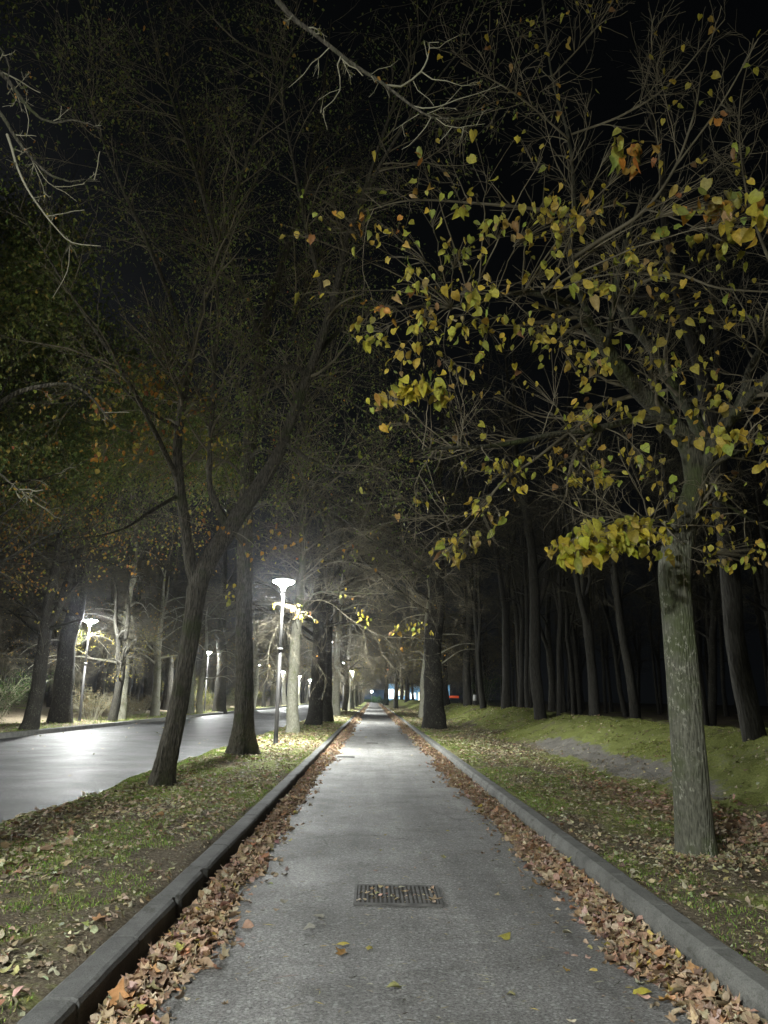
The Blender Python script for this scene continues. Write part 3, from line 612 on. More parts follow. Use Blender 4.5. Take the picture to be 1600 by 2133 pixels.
cl = [(310, 800, 12.4, 80, 34, 90, ORA, .09), (330, 905, 12.4, 60, 55, 60, ORA, .085), (215, 850, 12.2, 34, 60, 36, ORA, .09), (205, 935, 12, 20, 46, 20, ORA, .09), (100, 840, 11.5, 50, 30, 18, ORA, .08), (400, 830, 12.6, 60, 50, 40, ORA, .08), (450, 930, 12.6, 55, 40, 26, YEL, .08), (280, 930, 12.3, 40, 60, 26, ORA, .08), (250, 770, 12.4, 60, 30, 30, ORA, .08), (560, 1110, 11.5, 55, 40, 16, ORA, .075), (440, 1090, 11.8, 60, 36, 9, ORA, .07), (540, 1150, 12, 40, 40, 10, ORA, .07), (600, 1120, 11.5, 40, 30, 7, ORA, .075), (720, 1150, 11, 100, 40, 14, ORA, .06), (480, 1235, 13, 14, 26, 9, YEL, .09)]
ex1, lf2 = clusters(rg, T1L, cl)
def fol2(m, org, PP):
    spray_leaves(m, org, rg, lf2); tipleaves(m, org, rg, PP[2], 160, .06, ORA, 'heart', .02); tipleaves(m, org, rg, PP[2], 13000, .050, OLV, 'oval', .14)
hero('leaning_tree', tuple(t1), tr, T1L, 'dark leaning tree that forks into three stems beside the road', 'tree', M_BARK_OLD, M_TWIG, rg,
     (190, 1300, 3400), ((.9, 2.6), (.4, 1.4), (.2, .7)), 84, .42, .05, -.1, ex1, fol2, lseed=20, step=.035, furrow=34, zmin=4.6)

# --- straight furrowed tree behind it
t2 = put(505, 1575); rg = np.random.default_rng(13); Y = 19.65
tr = np.vstack([np.append(t2+[0, 0, -.15], .34), np.append(t2+[0, 0, .10], .30), LP(wp([(508, 1500, 0, .245), (509, 1400, 0, .222), (509, 1300, 0, .208), (510, 1200, 0, .196), (511, 1100, 0, .195), (514, 1000, 0, .18), (522, 900, 0, .17), (534, 800, 0, .155), (546, 720, 0, .14), (560, 640, .1, .12), (585, 560, .2, .10), (620, 450, .3, .075), (650, 320, .4, .05), (675, 180, .5, .03), (690, 40, .6, .018)], Y))])
T2L = [wp([(546, 720, 0, .10), (520, 640, -.3, .08), (490, 560, -.6, .065), (450, 470, -1., .05), (410, 350, -1.4, .036), (370, 200, -1.8, .024), (340, 40, -2.2, .014)], Y),
       wp([(524, 890, 0, .07), (500, 820, -.4, .05), (470, 770, -.8, .036), (400, 730, -1.3, .024), (320, 700, -1.8, .014)], Y),
       wp([(546, 745, 0, .08), (600, 680, .4, .06), (640, 600, .8, .046), (680, 500, 1.2, .032), (700, 380, 1.6, .020), (690, 240, 2, .012)], Y),
       wp([(518, 960, 0, .05), (540, 935, -.5, .042), (580, 950, -1.1, .03), (640, 1010, -1.8, .02), (720, 1070, -2.6, .012), (800, 1110, -3.4, .007)], Y),
       wp([(512, 1060, 0, .045), (580, 1040, -.6, .034), (680, 1060, -1.3, .024), (780, 1130, -2.2, .015), (880, 1200, -3., .009)], Y),
       wp([(530, 830, 0, .05), (600, 800, -.5, .036), (700, 820, -1.2, .024), (820, 900, -2, .013)], Y),
       wp([(514, 1000, 0, .045), (470, 960, .5, .034), (400, 960, 1, .024), (300, 1010, 1.6, .014), (210, 1060, 2.2, .008)], Y)]
T2L = [LP(x) for x in T2L]
def fol3(m, org, PP):
    tipleaves(m, org, rg, PP[2], 220, .06, ORA, 'heart', .03); tipleaves(m, org, rg, PP[2], 9000, .065, OLV, 'oval', .16)
hero('straight_tree', tuple(t2), tr, T2L, 'straight furrowed trunk with flared roots beside the tall near lamp', 'tree', M_BARK_OLD, M_TWIG, rg,
     (200, 1900, 4800), ((1.4, 4.0), (.6, 2.0), (.3, 1.0)), 84, .85, .05, -.12, None, fol3, lseed=40, step=.045, furrow=26, zmin=5.2)

# --- tree just outside the left edge whose bare boughs hang into view
t0 = np.array([-3.4, 3.4, float(terrain(-3.4, 3.4))]); rg = np.random.default_rng(14)
def C5(rows, Y, r0, r1_, dy=0.0):
    n = len(rows); return LP([(550+a/2.909, b/2.909, Y+dy*i/(n-1), r0+(r1_-r0)*i/(n-1)) for i, (a, b) in enumerate(rows)])
def C3(rows, Y, r0, r1_, dy=0.0, s=2.0, oy=0):
    n = len(rows); return LP([(a/s, oy+b/s, Y+dy*i/(n-1), r0+(r1_-r0)*i/(n-1)) for i, (a, b) in enumerate(rows)])
tr = np.array([[t0[0], t0[1], t0[2]-.15, .27], [-3.4, 3.4, .3, .23], [-3.35, 3.45, 2, .19], [-3.3, 3.5, 4, .17], [-3.25, 3.6, 6.2, .14], [-3.1, 3.8, 8.5, .10], [-2.9, 4.0, 11, .06]])
m0 = C5([(-60, -160), (80, 0), (130, 60), (200, 130), (300, 200), (400, 280), (500, 360), (600, 430), (700, 490), (790, 560), (880, 630), (960, 685), (1030, 715), (1200, 718), (1300, 685), (1390, 655)], 4.9, .023, .003)
m0 = np.vstack([[-3.2, 3.62, 6.6, .05], [-2.4, 4.1, 7.3, .034], m0])
TOP = [m0,
       C5([(735, 515), (830, 525), (900, 480), (950, 435), (990, 360), (1003, 290), (1000, 258), (1060, 255)], 4.9, .010, .003), C5([(1003, 290), (1060, 290), (1100, 255), (1180, 215)], 4.9, .004, .002),
       C5([(955, 435), (1020, 480), (1110, 490), (1200, 520), (1280, 512)], 4.9, .005, .0025), C5([(885, 638), (960, 655), (1060, 645), (1180, 600), (1300, 565), (1440, 515)], 4.9, .006, .0025),
       C5([(990, 690), (1060, 660), (1140, 590), (1200, 520)], 4.9, .004, .002), C5([(465, 345), (445, 395), (460, 470), (462, 545), (420, 610), (360, 660), (365, 720), (385, 785)], 4.9, .006, .002),
       C5([(462, 540), (400, 560), (330, 605)], 4.9, .003, .002), C5([(400, 285), (340, 345), (290, 380), (240, 450), (150, 530)], 4.9, .005, .002), C5([(1012, 712), (980, 770), (930, 830), (880, 880), (835, 905)], 4.9, .004, .002),
       C5([(1040, 715), (1100, 760), (1180, 775), (1220, 765), (1340, 750)], 4.9, .004, .002), C5([(1140, 770), (1100, 820), (1060, 860)], 4.9, .003, .0018), C5([(1210, 768), (1200, 820), (1175, 885), (1140, 865)], 4.9, .003, .0018),
       C5([(692, 505), (665, 560), (635, 590)], 4.9, .003, .0018), C5([(650, 450), (690, 420), (770, 400), (810, 365)], 4.9, .0035, .0018), C5([(905, 490), (930, 545), (1000, 600), (1030, 640)], 4.9, .003, .0018),
       C5([(470, 355), (520, 400), (560, 415), (600, 460)], 4.85, .006, .004), C5([(940, 690), (860, 740), (780, 795)], 4.9, .003, .0018),
       C3([(-200, 120), (0, 300), (60, 370), (120, 450), (170, 495), (230, 512), (300, 500), (370, 515), (430, 540)], 5.2, .018, .003), C3([(-160, 300), (0, 470), (50, 550), (100, 620), (150, 680), (220, 735), (290, 757), (350, 748), (405, 748)], 5.3, .018, .003),
       C3([(30, 560), (50, 620), (70, 690), (110, 780), (170, 870), (230, 945), (300, 1010), (420, 1025)], 5.4, .012, .004), C3([(100, 430), (120, 500), (110, 570)], 5.2, .004, .002), C3([(120, 640), (200, 760), (270, 800), (320, 840)], 5.3, .004, .002),
       C3([(60, 370), (100, 330), (90, 300)], 5.2, .003, .002), C3([(130, 660), (180, 780), (185, 815), (140, 825)], 5.3, .003, .002), C3([(290, 1030), (280, 1130), (220, 1240)], 5.4, .003, .002), C3([(-100, 100), (0, 200), (40, 280), (30, 360), (90, 440)], 5.1, .010, .002),
       C3([(-150, 1100), (-60, 1200), (0, 1240), (120, 1340), (220, 1380), (322, 1440)], 5.6, .012, .002, 0, 3.2, 600), C3([(-100, 860), (0, 770), (130, 690), (300, 650), (450, 640), (550, 680), (620, 740), (700, 840), (800, 930), (900, 980)], 6.2, .024, .005, 1.0, 3.2, 600),
       C3([(-100, 1340), (0, 1310), (150, 1290), (300, 1265), (450, 1210), (640, 1120)], 6.6, .016, .003, 1.2, 3.2, 600)]
for j in (18, 19, 26, 27, 28, 29):
    f0 = TOP[j][0]; TOP[j] = np.vstack([[-3.3, 3.55, max(3.2, f0[2]-.5), .045], (np.array([-3.3, 3.55, f0[2]-.2, .06])+f0)/2, TOP[j]])
def fol4(m, org, PP):
    A = np.concatenate([p[:, -1] for p in (PP[1],)]); sel = (A[:, 0] < -1.9)
    tipleaves(m, org, rg, PP[2], 60, .03, ORA, 'oval', .01)
hero('overhanging_tree', tuple(t0), tr, TOP, 'tree outside the left edge whose pale bare boughs hang into the top of the photo', 'tree', M_BARK_OLD, M_TWIG_PALE, rg,
     (10, 60, 220), ((.25, .5), (.08, .25), (.04, .12)), 22, .3, .06, -.1, None, fol4, lseed=70)

# ------------------------------------------------------------------ tree variants, shared by the rows and the wood
def variant(seed, H, r0, nl, lt, twigs, spread, leanx=0.0, fork=None, ybare=.28, fol=None, sides=16, flare=.5, grav=-.25, droop=False):
    rg = np.random.default_rng(seed); tm = MB(); cm = MB()
    zz = np.linspace(0, H*.82, 9); wob = np.cumsum(rg.normal(0, .075*H/12, (9, 2)), axis=0); wob[0] = 0
    pts = np.column_stack([wob[:, 0]+leanx*zz, wob[:, 1], zz-.2*(zz == 0), r0*np.interp(zz/H, [0, .05, .35, .82], [1.12, 1.0, .8, .16])])
    limb(tm, pts, sides, .16, .10, seed, .07, flare, True); curves = [pts]
    if fork:
        for (fz, ax, rr) in fork:
            p = resample(pts, 60); i = int(np.argmin(np.abs(p[:, 2]-fz))); q = p[i]; hh = H*.8-fz; t = np.linspace(0, 1, 7)
            fp = np.column_stack([q[0]+ax[0]*t**.8*hh*.35, q[1]+ax[1]*t**.8*hh*.35, q[2]+t*hh, rr*r0*(1-.8*t)]); fp[1:, :2] += rg.normal(0, .06, (6, 2))
            limb(tm, fp, 10, .25, .07, seed+9); curves.append(fp)
    n = nl; t = np.sort(rg.uniform(ybare, .98, n))
    for j in range(n):
        c = curves[rg.integers(0, len(curves))] if j % 3 else curves[0]
        p = resample(c, 60); k = int(t[j]*59); q = p[k]; L = lt*(1.15-.75*t[j])*rg.uniform(.7, 1.25); a = rg.uniform(0, 2*np.pi)+j*2.4; el = rg.uniform(.15, .75)
        d = np.array([math.cos(a)*math.cos(el), math.sin(a)*math.cos(el), math.sin(el)]); P = [q[:3]]
        for s in range(7): P.append(P[-1]+d*L/7); d = d+np.array([0, 0, (grav if droop else .03)])*(.5+s*.12)+rg.normal(0, .10, 3); d /= np.linalg.norm(d)
        P = np.array(P); lp = np.column_stack([P, np.linspace(min(q[3]*.55, .085), .012, 8)]); limb(tm, lp, 7, .3, .06, seed+j); curves.append(lp)
    P, R = to_batch(curves, 10); w = np.linalg.norm(np.diff(P, axis=1), axis=2).sum(1); w[0] *= .25
    P1, R1 = grow(rg, P, R, twigs[0], .2, 1., .9*spread, 2.4*spread, 50, 7, grav, .15, .022, .006, .3, w)
    P2, R2 = grow(rg, P1, R1, twigs[1], .15, 1., .4*spread, 1.4*spread, 45, 5, grav, .15, .011, .0050, .3)
    P3, R3 = grow(rg, P2, R2, twigs[2], .15, 1., .25*spread, .7*spread, 42, 4, grav*.6, .14, .007, .0040, .3)
    for a, b, s in ((P1, R1, 4), (P2, R2, 3), (P3, R3, 3)): tubes(cm, a, b, s)
    fm_ = None
    if fol:
        fm_ = MB(); o = np.zeros(3)
        for (nf, sz, pal, kd, jt, zr) in fol:
            A = np.concatenate([P2.reshape(-1, 3), P3.reshape(-1, 3)]); f = noise(A[:, 0]*.45, A[:, 1]*.45, A[:, 2]*.45, seed) > -.05; A = A[f & (A[:, 2] > zr[0]) & (A[:, 2] < zr[1])]
            if len(A) < 5: continue
            tipleaves(fm_, o, rg, A[rg.integers(0, len(A), nf)][:, None, :].repeat(2, 1), nf, sz, pal, kd, jt)
    return tm.mesh('trunk'), cm.mesh('crown'), (fm_.mesh('foliage') if fm_ else None), ((P1, R1, 4), (P2, R2, 3), (P3, R3, 3))
def place(v, name, x, y, rz, s, bm, tm_, label, group=None, z=None, cat='tree', lean=(0, 0)):
    r = empty(name, (x, y, (float(terrain(x, y)) if z is None else z)-.05)); r.rotation_euler = (Matrix.Rotation(lean[1], 3, 'Y') @ Matrix.Rotation(rz, 3, 'Z')).to_euler(); r.scale = (s,)*3 if np.isscalar(s) else s
    crown = v[1]; mw = Matrix.LocRotScale(r.location, r.rotation_euler, r.scale); near_ = HEADS[np.linalg.norm(HEADS[:, :2]-[x, y], axis=1) < 8]
    if len(near_) and y < 100:
        loc = np.array([mw.inverted() @ Vector(h) for h in near_]); cm = MB(); hit = 0
        for a, b, sd in v[3]:
            a2, b2 = clear(a, b, loc, 1.9/max(r.scale)); hit += len(a)-len(a2); tubes(cm, a2, b2, sd)
        if hit: crown = cm.mesh('crown')
    for nm, me, mt in (('trunk', v[0], bm), ('crown', crown, tm_), ('foliage', v[2], M_LEAF)):
        if me is None: continue
        if len(me.materials) == 0: me.materials.append(mt)
        par = r if nm != 'foliage' else cr_
        o = bpy.data.objects.new(nm, me); col.objects.link(o); o.parent = par; o.material_slots[0].link = 'OBJECT'; o.material_slots[0].material = mt
        if nm == 'crown': cr_ = o
    return tag(r, label, cat, group)
VA = variant(101, 13, .30, 22, 5.2, (150, 1300, 3200), 1.15, .0, None, .26, [(500, .06, ORA, 'heart', .03, (3, 9)), (500, .05, OLV, 'oval', .2, (4, 14))], droop=True, grav=-.22)
VB = variant(102, 14, .32, 24, 5.6, (150, 1300, 3200), 1.2, .02, [(4.5, (.6, .3), .7)], .3, None, droop=True, grav=-.18)
VC = variant(103, 12, .28, 20, 4.8, (140, 1200, 3000), 1.1, -.03, [(3.2, (-.5, .5), .75)], .25, [(700, .06, YEL, 'heart', .05, (2.5, 6))], droop=True, grav=-.2)
VD = variant(104, 15, .36, 26, 5.5, (150, 1300, 3200), 1.2, .0, None, .32, [(2600, .05, OLV, 'oval', .25, (5, 16))], grav=-.1)
VE = variant(105, 17, .20, 16, 3.2, (90, 600, 1000), 1.0, .02, [(3.6, (-.5, .2), .65), (6.5, (.5, .2), .6)], .34, None, flare=.25, grav=-.05)
VF = variant(106, 16, .20, 16, 3.2, (90, 600, 1000), 1.0, -.06, [(4.2, (.6, .3), .65)], .32, None, flare=.25, grav=-.05)
VG = variant(107, 18, .20, 16, 2.8, (90, 500, 900), 1.0, .03, [(5.2, (-.4, -.5), .5)], .4, None, flare=.3, grav=-.05)
VN = [VA, VB, VC, VD]
gL = 'trees in the verge between road and path'
L_ = [(652, 1513, VB, 1.0, M_BARK_DARK, .3, 'very thick dark trunk right of the pale slender trunk in the verge', 1.45),
      (680, 1505, VD, .95, M_BARK_DARK, 2.1, 'dark trunk half behind the very thick dark trunk in the verge', .95),
      (700, 1492, VA, 1.0, M_BARK_PALE, 4.0, 'pale mottled thick trunk right of the two dark trunks in the verge', 1.2),
      (717, 1482, VC, 1.0, M_BARK_DARK, .5, 'dark trunk leaning right over the path behind a small lamp', .85)]
for u, v, V, s, bm, rz, lb, th in L_:
    p = put(u, v); place(V, 'avenue_tree', p[0], p[1], rz, (s*th, s*th, s) if False else s*(.75+.25*th), bm, M_TWIG, lb, gL)
rg = np.random.default_rng(33)
yy = 89.0; k = 0
while yy < 236:
    lb = ['pale trunk in the far verge row, just beyond the dark leaning trunk', 'second far verge trunk beyond the dark leaning one, dark'][k] if k < 2 else 'distant trunk in the far verge row beside the path'
    place(VN[k % 4], 'avenue_tree', -2.9+rg.normal(0, .12), yy, rg.uniform(0, 6), rg.uniform(.8, 1.05), [M_BARK_PALE, M_BARK_DARK, M_BARK_LIME][k % 3], M_TWIG, lb, gL); yy += rg.uniform(7, 10); k += 1
gR = 'trees in the grass on the right of the path'
place(VD, 'avenue_tree', 3.1, 39.7, 1.0, 1.38, M_BARK_DARK, M_TWIG, 'massive dark straight trunk right of the path at mid distance', gR)
place(VC, 'avenue_tree', 3.9, 61.8, 2.4, 1.12, M_BARK_PALE, M_TWIG, 'pale speckled forked trunk just left of the massive dark trunk', gR)
place(VB, 'avenue_tree', 3.25, 111, 4.0, 1.0, M_BARK_DARK, M_TWIG, 'slim dark trunk at the right edge of the far path', gR)
place(VD, 'avenue_tree', 2.6, 158, 5.0, 1.25, M_BARK_DARK, M_TWIG, 'dark trunk right of the path end before the bright building', gR)
for k, yy in enumerate([84, 132, 182, 205, 226]):
    place(VN[k % 4], 'avenue_tree', (6.6, 9.5, 13, 15, 17)[k], yy, k*1.7, .95, M_BARK_LIME, M_TWIG, 'far right hand tree among the last ones before the bright building', gR)
gF = 'trees on the far side of the road'
FR = [(82, 1518, VB, .86, M_BARK_DARK, 0, 'dark straight trunk leftmost among those at the far kerb'), (125, 1504, VD, 1.25, M_BARK_DARK, 1, 'very wide grey dark trunk behind the leftmost lamp pole'),
      (232, 1500, VC, .8, M_BARK_DARK, 2, 'dark narrow trunk touching the pale trunk across the road'), (248, 1496, VA, .95, M_BARK_PALE, 3, 'pale flared trunk across the road left of the leaning tree'),
      (322, 1490, VB, .85, M_BARK_PALE, 1.2, 'smaller pale trunk across the road near the leaning tree'), (395, 1486, VD, .8, M_BARK_LIME, 2.2, 'grey trunk right behind the leaning tree across the road'),
      (416, 1484, VA, .8, M_BARK_PALE, 5.2, 'bright white trunk beside the second lamp across the road'), (468, 1482, VD, 1.35, M_BARK_DARK, 3.3, 'thick dark trunk just left of the straight furrowed tree across the road'),
      (545, 1476, VC, 1.1, M_BARK_PALE, .7, 'white trunk right of the straight furrowed tree across the road')]
for u, v, V, s, bm, rz, lb in FR:
    p = put(u, v, .2); x = min(p[0], -13.1); place(V, 'roadside_tree', x, p[1], rz, s, bm, M_TWIG_DARK, lb, gF)
yy = 92
for k in range(16):
    place(VN[(k+1) % 4], 'roadside_tree', -13.9+rg.normal(0, .3), yy, rg.uniform(0, 6), rg.uniform(.85, 1.15), [M_BARK_PALE, M_BARK_DARK][k % 2], M_TWIG, 'distant trunk in the row across the far road', gF); yy += rg.uniform(7, 11)
for k in range(30):
    x = -rg.uniform(17, 34); y = rg.uniform(26, 120)
    place(VN[k % 4], 'roadside_tree', x, y, rg.uniform(0, 6), rg.uniform(.85, 1.3), M_BARK_DARK, M_TWIG_DARK, 'dim tree in the thicket beyond the road', 'trees in the thicket beyond the road')
# second line of tall trees hanging over the road from the left, outside the frame
VO = variant(108, 24, .34, 46, 7.0, (360, 2200, 3600), 1.3, -.02, [(7.0, (.5, .5), .7)], .22, [(80000, .12, OLV, 'oval', .55, (8.5, 25)), (2500, .09, ORA, 'heart', .2, (4, 10))], grav=-.12)
place(VO, 'evergreen_tree', -13.9, 17.5, 2.3, 1.0, M_BARK_DARK, M_TWIG_DARK, 'tall olive leaved tree across the road just outside the left edge, nearest of its row', gF)
place(VO, 'evergreen_tree', -14.2, 24.5, 5.3, .95, M_BARK_DARK, M_TWIG_DARK, 'tall olive leaved tree across the road, its trunk hidden at the left edge', gF)
place(VO, 'evergreen_tree', -17.0, 31.5, 4.1, 1.0, M_BARK_DARK, M_TWIG_DARK, 'tall olive leaved tree across the road behind the clipped shrub', gF)
gW = 'trees of the dark wood behind the bank'
WD = [(1575, 1538, 7.4, .20, VG, -.07, 'thick ridged trunk leaning left behind the bank near the right edge'), (1470, 1532, 10.5, .13, VF, -.05, 'thin trunk seen just right of the big lime trunk'),
      (1325, 1507, 9.4, .17, VF, -.06, 'trunk leaning left that forks, in the wood left of the lime tree'), (1240, 1498, 9.0, .2, VE, .0, 'forked upright trunk in the wood between two leaning ones'),
      (1165, 1492, 8.6, .12, VG, .02, 'very thin trunk right of the knobbly thick trunk in the wood'), (1127, 1492, 7.9, .27, VE, -.01, 'knobbly thick trunk in the wood, brightest behind the bank'),
      (1100, 1490, 8.4, .12, VG, .0, 'thin trunk left of the knobbly thick trunk'), (1085, 1488, 8.2, .13, VG, .03, 'slim trunk between the crooked pale trunk and the knobbly one'),
      (1055, 1484, 7.6, .25, VF, .04, 'crooked pale trunk in the wood with a bent bough to the left'), (1008, 1480, 7.4, .2, VE, .0, 'grey trunk left of the crooked pale trunk'),
      (975, 1476, 7.3, .3, VG, .0, 'dim trunk near the red light at the wood edge')]
for u, v, X, r, V, ln, lb in WD:
    d = ray(u, v); yw = X/d[0]*d[1]; s = r/.20
    place(V, 'woodland_tree', X, yw, u*.7, (s, s, max(s, .9)), M_BARK_WOOD, M_TWIG_DARK, lb, gW, lean=(0, ln))
for k in range(70):
    x = rg.uniform(9.5, 42); y = rg.uniform(9, 110)
    s = rg.uniform(.6, 1.3); place([VE, VF, VG][k % 3], 'woodland_tree', x, y, rg.uniform(0, 6), (s, s, rg.uniform(.85, 1.15)), M_BARK_DARK, M_TWIG_DARK, 'dim trunk deep in the dark wood', gW, lean=(0, rg.normal(0, .03)))
for k in range(16):
    place(VN[k % 4], 'woodland_tree', rg.uniform(6.9, 12), 66+k*9+rg.normal(0, 2), rg.uniform(0, 6), rg.uniform(.8, 1.1), M_BARK_WOOD, M_TWIG, 'far tree on the bank beyond the massive dark trunk', gW)

# pale slender tree by the near lamp; its lowest boughs carry the lit sprigs
rg = np.random.default_rng(55); q0 = put(610, 1530); Y = q0[1]
tr = np.vstack([np.append(q0+[0, 0, -.15], .30), np.append(q0+[0, 0, .15], .27), LP([(609, 1470, Y, .225), (612, 1400, Y, .215), (617, 1320, Y, .198), (620, 1290, Y, .185), (623, 1262, Y, .150)])]);
SB = [LP([(618, 1305, Y, .330), (620, 1285, Y, .343), (627, 1220, Y, .31), (632, 1150, Y, .27), (628, 1060, Y, .225), (634, 960, Y, .18), (640, 850, Y, .125), (636, 740, Y, .07), (640, 640, Y, .035)]),  # upper trunk above lamp height, cap shade painted on as darker bark
      LP([(622, 1290, 30.8, .075), (638, 1255, 30, .06), (662, 1234, 28.2, .04), (720, 1234, 27.6, .03), (800, 1236, 27, .018), (870, 1222, 26.5, .008)]),
      LP([(624, 1290, 30.7, .05), (655, 1252, 28.6, .032), (690, 1258, 28.2, .026), (730, 1290, 27.8, .022), (768, 1312, 27.4, .018), (805, 1327, 27, .014), (850, 1328, 26.6, .01), (905, 1330, 26, .006)]),
      LP([(620, 1310, 30.8, .03), (608, 1276, 28, .02), (585, 1255, 25.5, .01), (572, 1262, 24.6, .006)]), LP([(628, 1210, 30.8, .05), (700, 1170, 28.4, .022), (790, 1190, 27.8, .015), (880, 1250, 27, .008)]),
      LP([(632, 1150, 30.8, .05), (720, 1100, 28.4, .022), (830, 1130, 27.8, .014), (940, 1220, 27, .007)]), LP([(780, 1317, 27.2, .008), (785, 1335, 27.1, .006), (796, 1345, 27, .004)])]
for q_ in SB: q_[:, 3] *= .55
cs = [(608, 1262, 25, 24, 14, 9, YEL, .13), (625, 1278, 25, 26, 12, 9, YEL, .14), (650, 1288, 25, 18, 8, 5, YEL, .12), (572, 1262, 24.2, 5, 14, 3, YEL, .14), (742, 1275, 26.5, 16, 14, 6, YEL, .14), (765, 1290, 26.5, 22, 14, 7, YEL, .14),
      (712, 1232, 27, 10, 12, 4, YEL, .13), (840, 1310, 26, 34, 12, 15, YEL, .14), (870, 1300, 26, 30, 16, 8, YEL, .11), (838, 1348, 26, 4, 4, 1, ORA, .15), (905, 1315, 26, 16, 6, 3, YEL, .13), (480, 1240, 25, 16, 22, 8, YEL, .13)]
exs, lfs = clusters(rg, SB, cs[:-1])
def fols(m, org, PP): spray_leaves(m, org, rg, lfs); tipleaves(m, org, rg, PP[2], 60, .07, ORA, 'heart', .02)
hero('avenue_tree', tuple(q0), tr, SB, 'pale speckled slender trunk just right of the tall near lamp, with bright yellow sprigs', 'tree', M_BARK_PALE, M_TWIG, rg,
     (150, 1300, 3200), ((1.5, 3.8), (.6, 1.8), (.3, .9)), 20, .35, .04, -.15, exs, fols, lseed=90, step=.12, group=gL, limb_m=M_BARK_LIMB_SHADE)

# ------------------------------------------------------------------ shrubs and hedges
def shrub(name, x, y, rx, ry, h, n, stems, pal, size, label, group=None, seed=0, kind='oval'):
    rg = np.random.default_rng(seed+500); r = empty(name, (x, y, float(terrain(x, y))-.03)); m = MB()
    P = []; R = []
    for k in range(stems):
        a = rg.uniform(0, 6.28); l = h*rg.uniform(.6, 1.1); t = np.linspace(0, 1, 7)[:, None]; d = np.array([math.cos(a)*rx, math.sin(a)*ry, 0])*rg.uniform(.2, 1)
        P.append(d*.25+d*t**1.5*.9+np.array([0, 0, l])*t-np.array([0, 0, .25*l])*t**3+rg.normal(0, .03, (7, 3))*t); R.append(np.linspace(.016, .005, 7))
    P = np.array(P); R = np.array(R); tubes(m, P, R, 4); P2, R2 = grow(rg, P, R, stems*7, .2, 1, .25*h, .6*h, 45, 5, -.3, .2, .009, .004); tubes(m, P2, R2, 3)
    m.build('stem_tangle', M_TWIG_PALE, r)
    m = MB(); tipleaves(m, np.zeros(3), rg, P2, n, size, pal, kind, h*.07); m.build('foliage', M_LEAF, r)
    return tag(r, label, 'shrub', group)
GRN = [(.05, .11, .025, 4), (.09, .16, .04, 2), (.04, .07, .02, 3)]; DRY = [(.26, .22, .13, 4), (.17, .14, .08, 3), (.12, .13, .05, 2)]; YG = [(.22, .24, .05, 3), (.35, .30, .06, 2), (.08, .13, .03, 2)]
gS = 'shrubs on the far side of the road'
SH = [(-16.4, 33.5, 1.6, 1.4, 1.7, 2600, GRN, 'dark green clipped shrub at the left edge across the road'), (-15.2, 31, .9, .9, .9, 900, GRN, 'low green shrub at the foot of the leftmost dark trunk'), (-14.9, 42.5, 1.5, 1.2, 1.9, 1500, DRY, 'dry straw coloured bush between leftmost lamp and pale trunk'),
      (-14.6, 45.0, .9, .9, 1.5, 700, DRY, 'dry bush touching the pale flared trunk across the road'), (-15.4, 50, 1.2, 1.2, 1.6, 900, DRY, 'dim dry bush between the two pale trunks across the road'), (-16.3, 56, 1.5, 1.2, 1.5, 1000, DRY, 'dim bush behind the leaning tree across the road'),
      (-16.6, 70, 2.2, 1.6, 3.0, 2600, YG, 'green and yellow leafy bush beside the second lamp'), (-14.9, 71, .9, .9, 1.8, 700, YG, 'green leafy bush just right of the second lamp pole'), (-15.6, 84, 2, 1.5, 2.6, 1300, GRN, 'dark bush left of the straight furrowed tree across the road'),
      (-15.6, 96, 2, 1.6, 2.6, 1500, YG, 'yellowing bush right of the straight furrowed tree across the road'), (-16, 110, 2, 1.6, 2.6, 1300, YG, 'small far bush beside the pale slender trunk across the road'), (-19, 40, 2.5, 2, 2.6, 2200, GRN, 'dark bush behind the leftmost lamp'),
      (-22, 33, 3, 2.5, 4.0, 3500, GRN, 'tall dark evergreen bush at the left edge above the clipped shrub')]
for i, (x, y, rx, ry, h, n, pal, lb) in enumerate(SH):
    shrub('shrub', x, y, rx, ry, h, n, 26 if h < 3 else 40, pal, .06 if pal is not YG else .085, lb, gS, i)
shrub('shrub', 10.5, 74, 1.5, 1.5, 3.4, 1500, 24, GRN, .12, 'dark green bush above the red light at the wood edge', None, 40)
# things at the far end of the path
def boxm(m, x0, x1, y0, y1, z0, z1, bev=0.0):
    V = np.array([[x, y, z] for z in (z0, z1) for y in (y0, y1) for x in (x0, x1)], float)
    m.add(V, [np.array([[0, 2, 3, 1], [4, 5, 7, 6], [0, 1, 5, 4], [2, 6, 7, 3], [0, 4, 6, 2], [1, 3, 7, 5]])])
h_ = empty('clipped_hedge', (0.4, 236.5+26, 0)); m = MB(); rgh = np.random.default_rng(3); boxm(m, -4.9, 4.9, -.45, .45, .0, .75); m.build('stem_mass', M_TWIG_DARK, h_)
m = MB(); n = 9000; p = np.column_stack([rgh.uniform(-5, 5, n), rgh.uniform(-.5, .5, n), rgh.uniform(0, .9, n)]); p[:n//2, 1] = -.5-rgh.uniform(0, .08, n//2); p[n//2:3*n//4, 2] = .85+rgh.uniform(0, .08, 3*n//4-n//2)
leaves(m, rgh, p, rgh.normal(size=(n, 3)), rgh.normal(size=(n, 3))+[0, -1, 1], rgh.uniform(.08, .16, n), pick(rgh, [(.10, .30, .05, 1), (.07, .2, .04, 1)], n), 'oval'); m.build('foliage', M_LEAF, h_)
tag(h_, 'low bright green hedge across the far end of the path', 'hedge')
b_ = empty('blue_building', (-1.2, 285, 0)); m = MB(); boxm(m, -7, 5.4, 0, 9, -.2, 4.3); m.build('wall', plain('blue_render_glow', (.02, .07, .14), .8, 0, (.02, .07, .13), .5), b_); m = MB(); boxm(m, -7.3, 5.7, -.3, 9.3, 4.3, 4.65); m.build('roof', M_CAP, b_)  # wall emits a faint glow, standing in for light falling on it
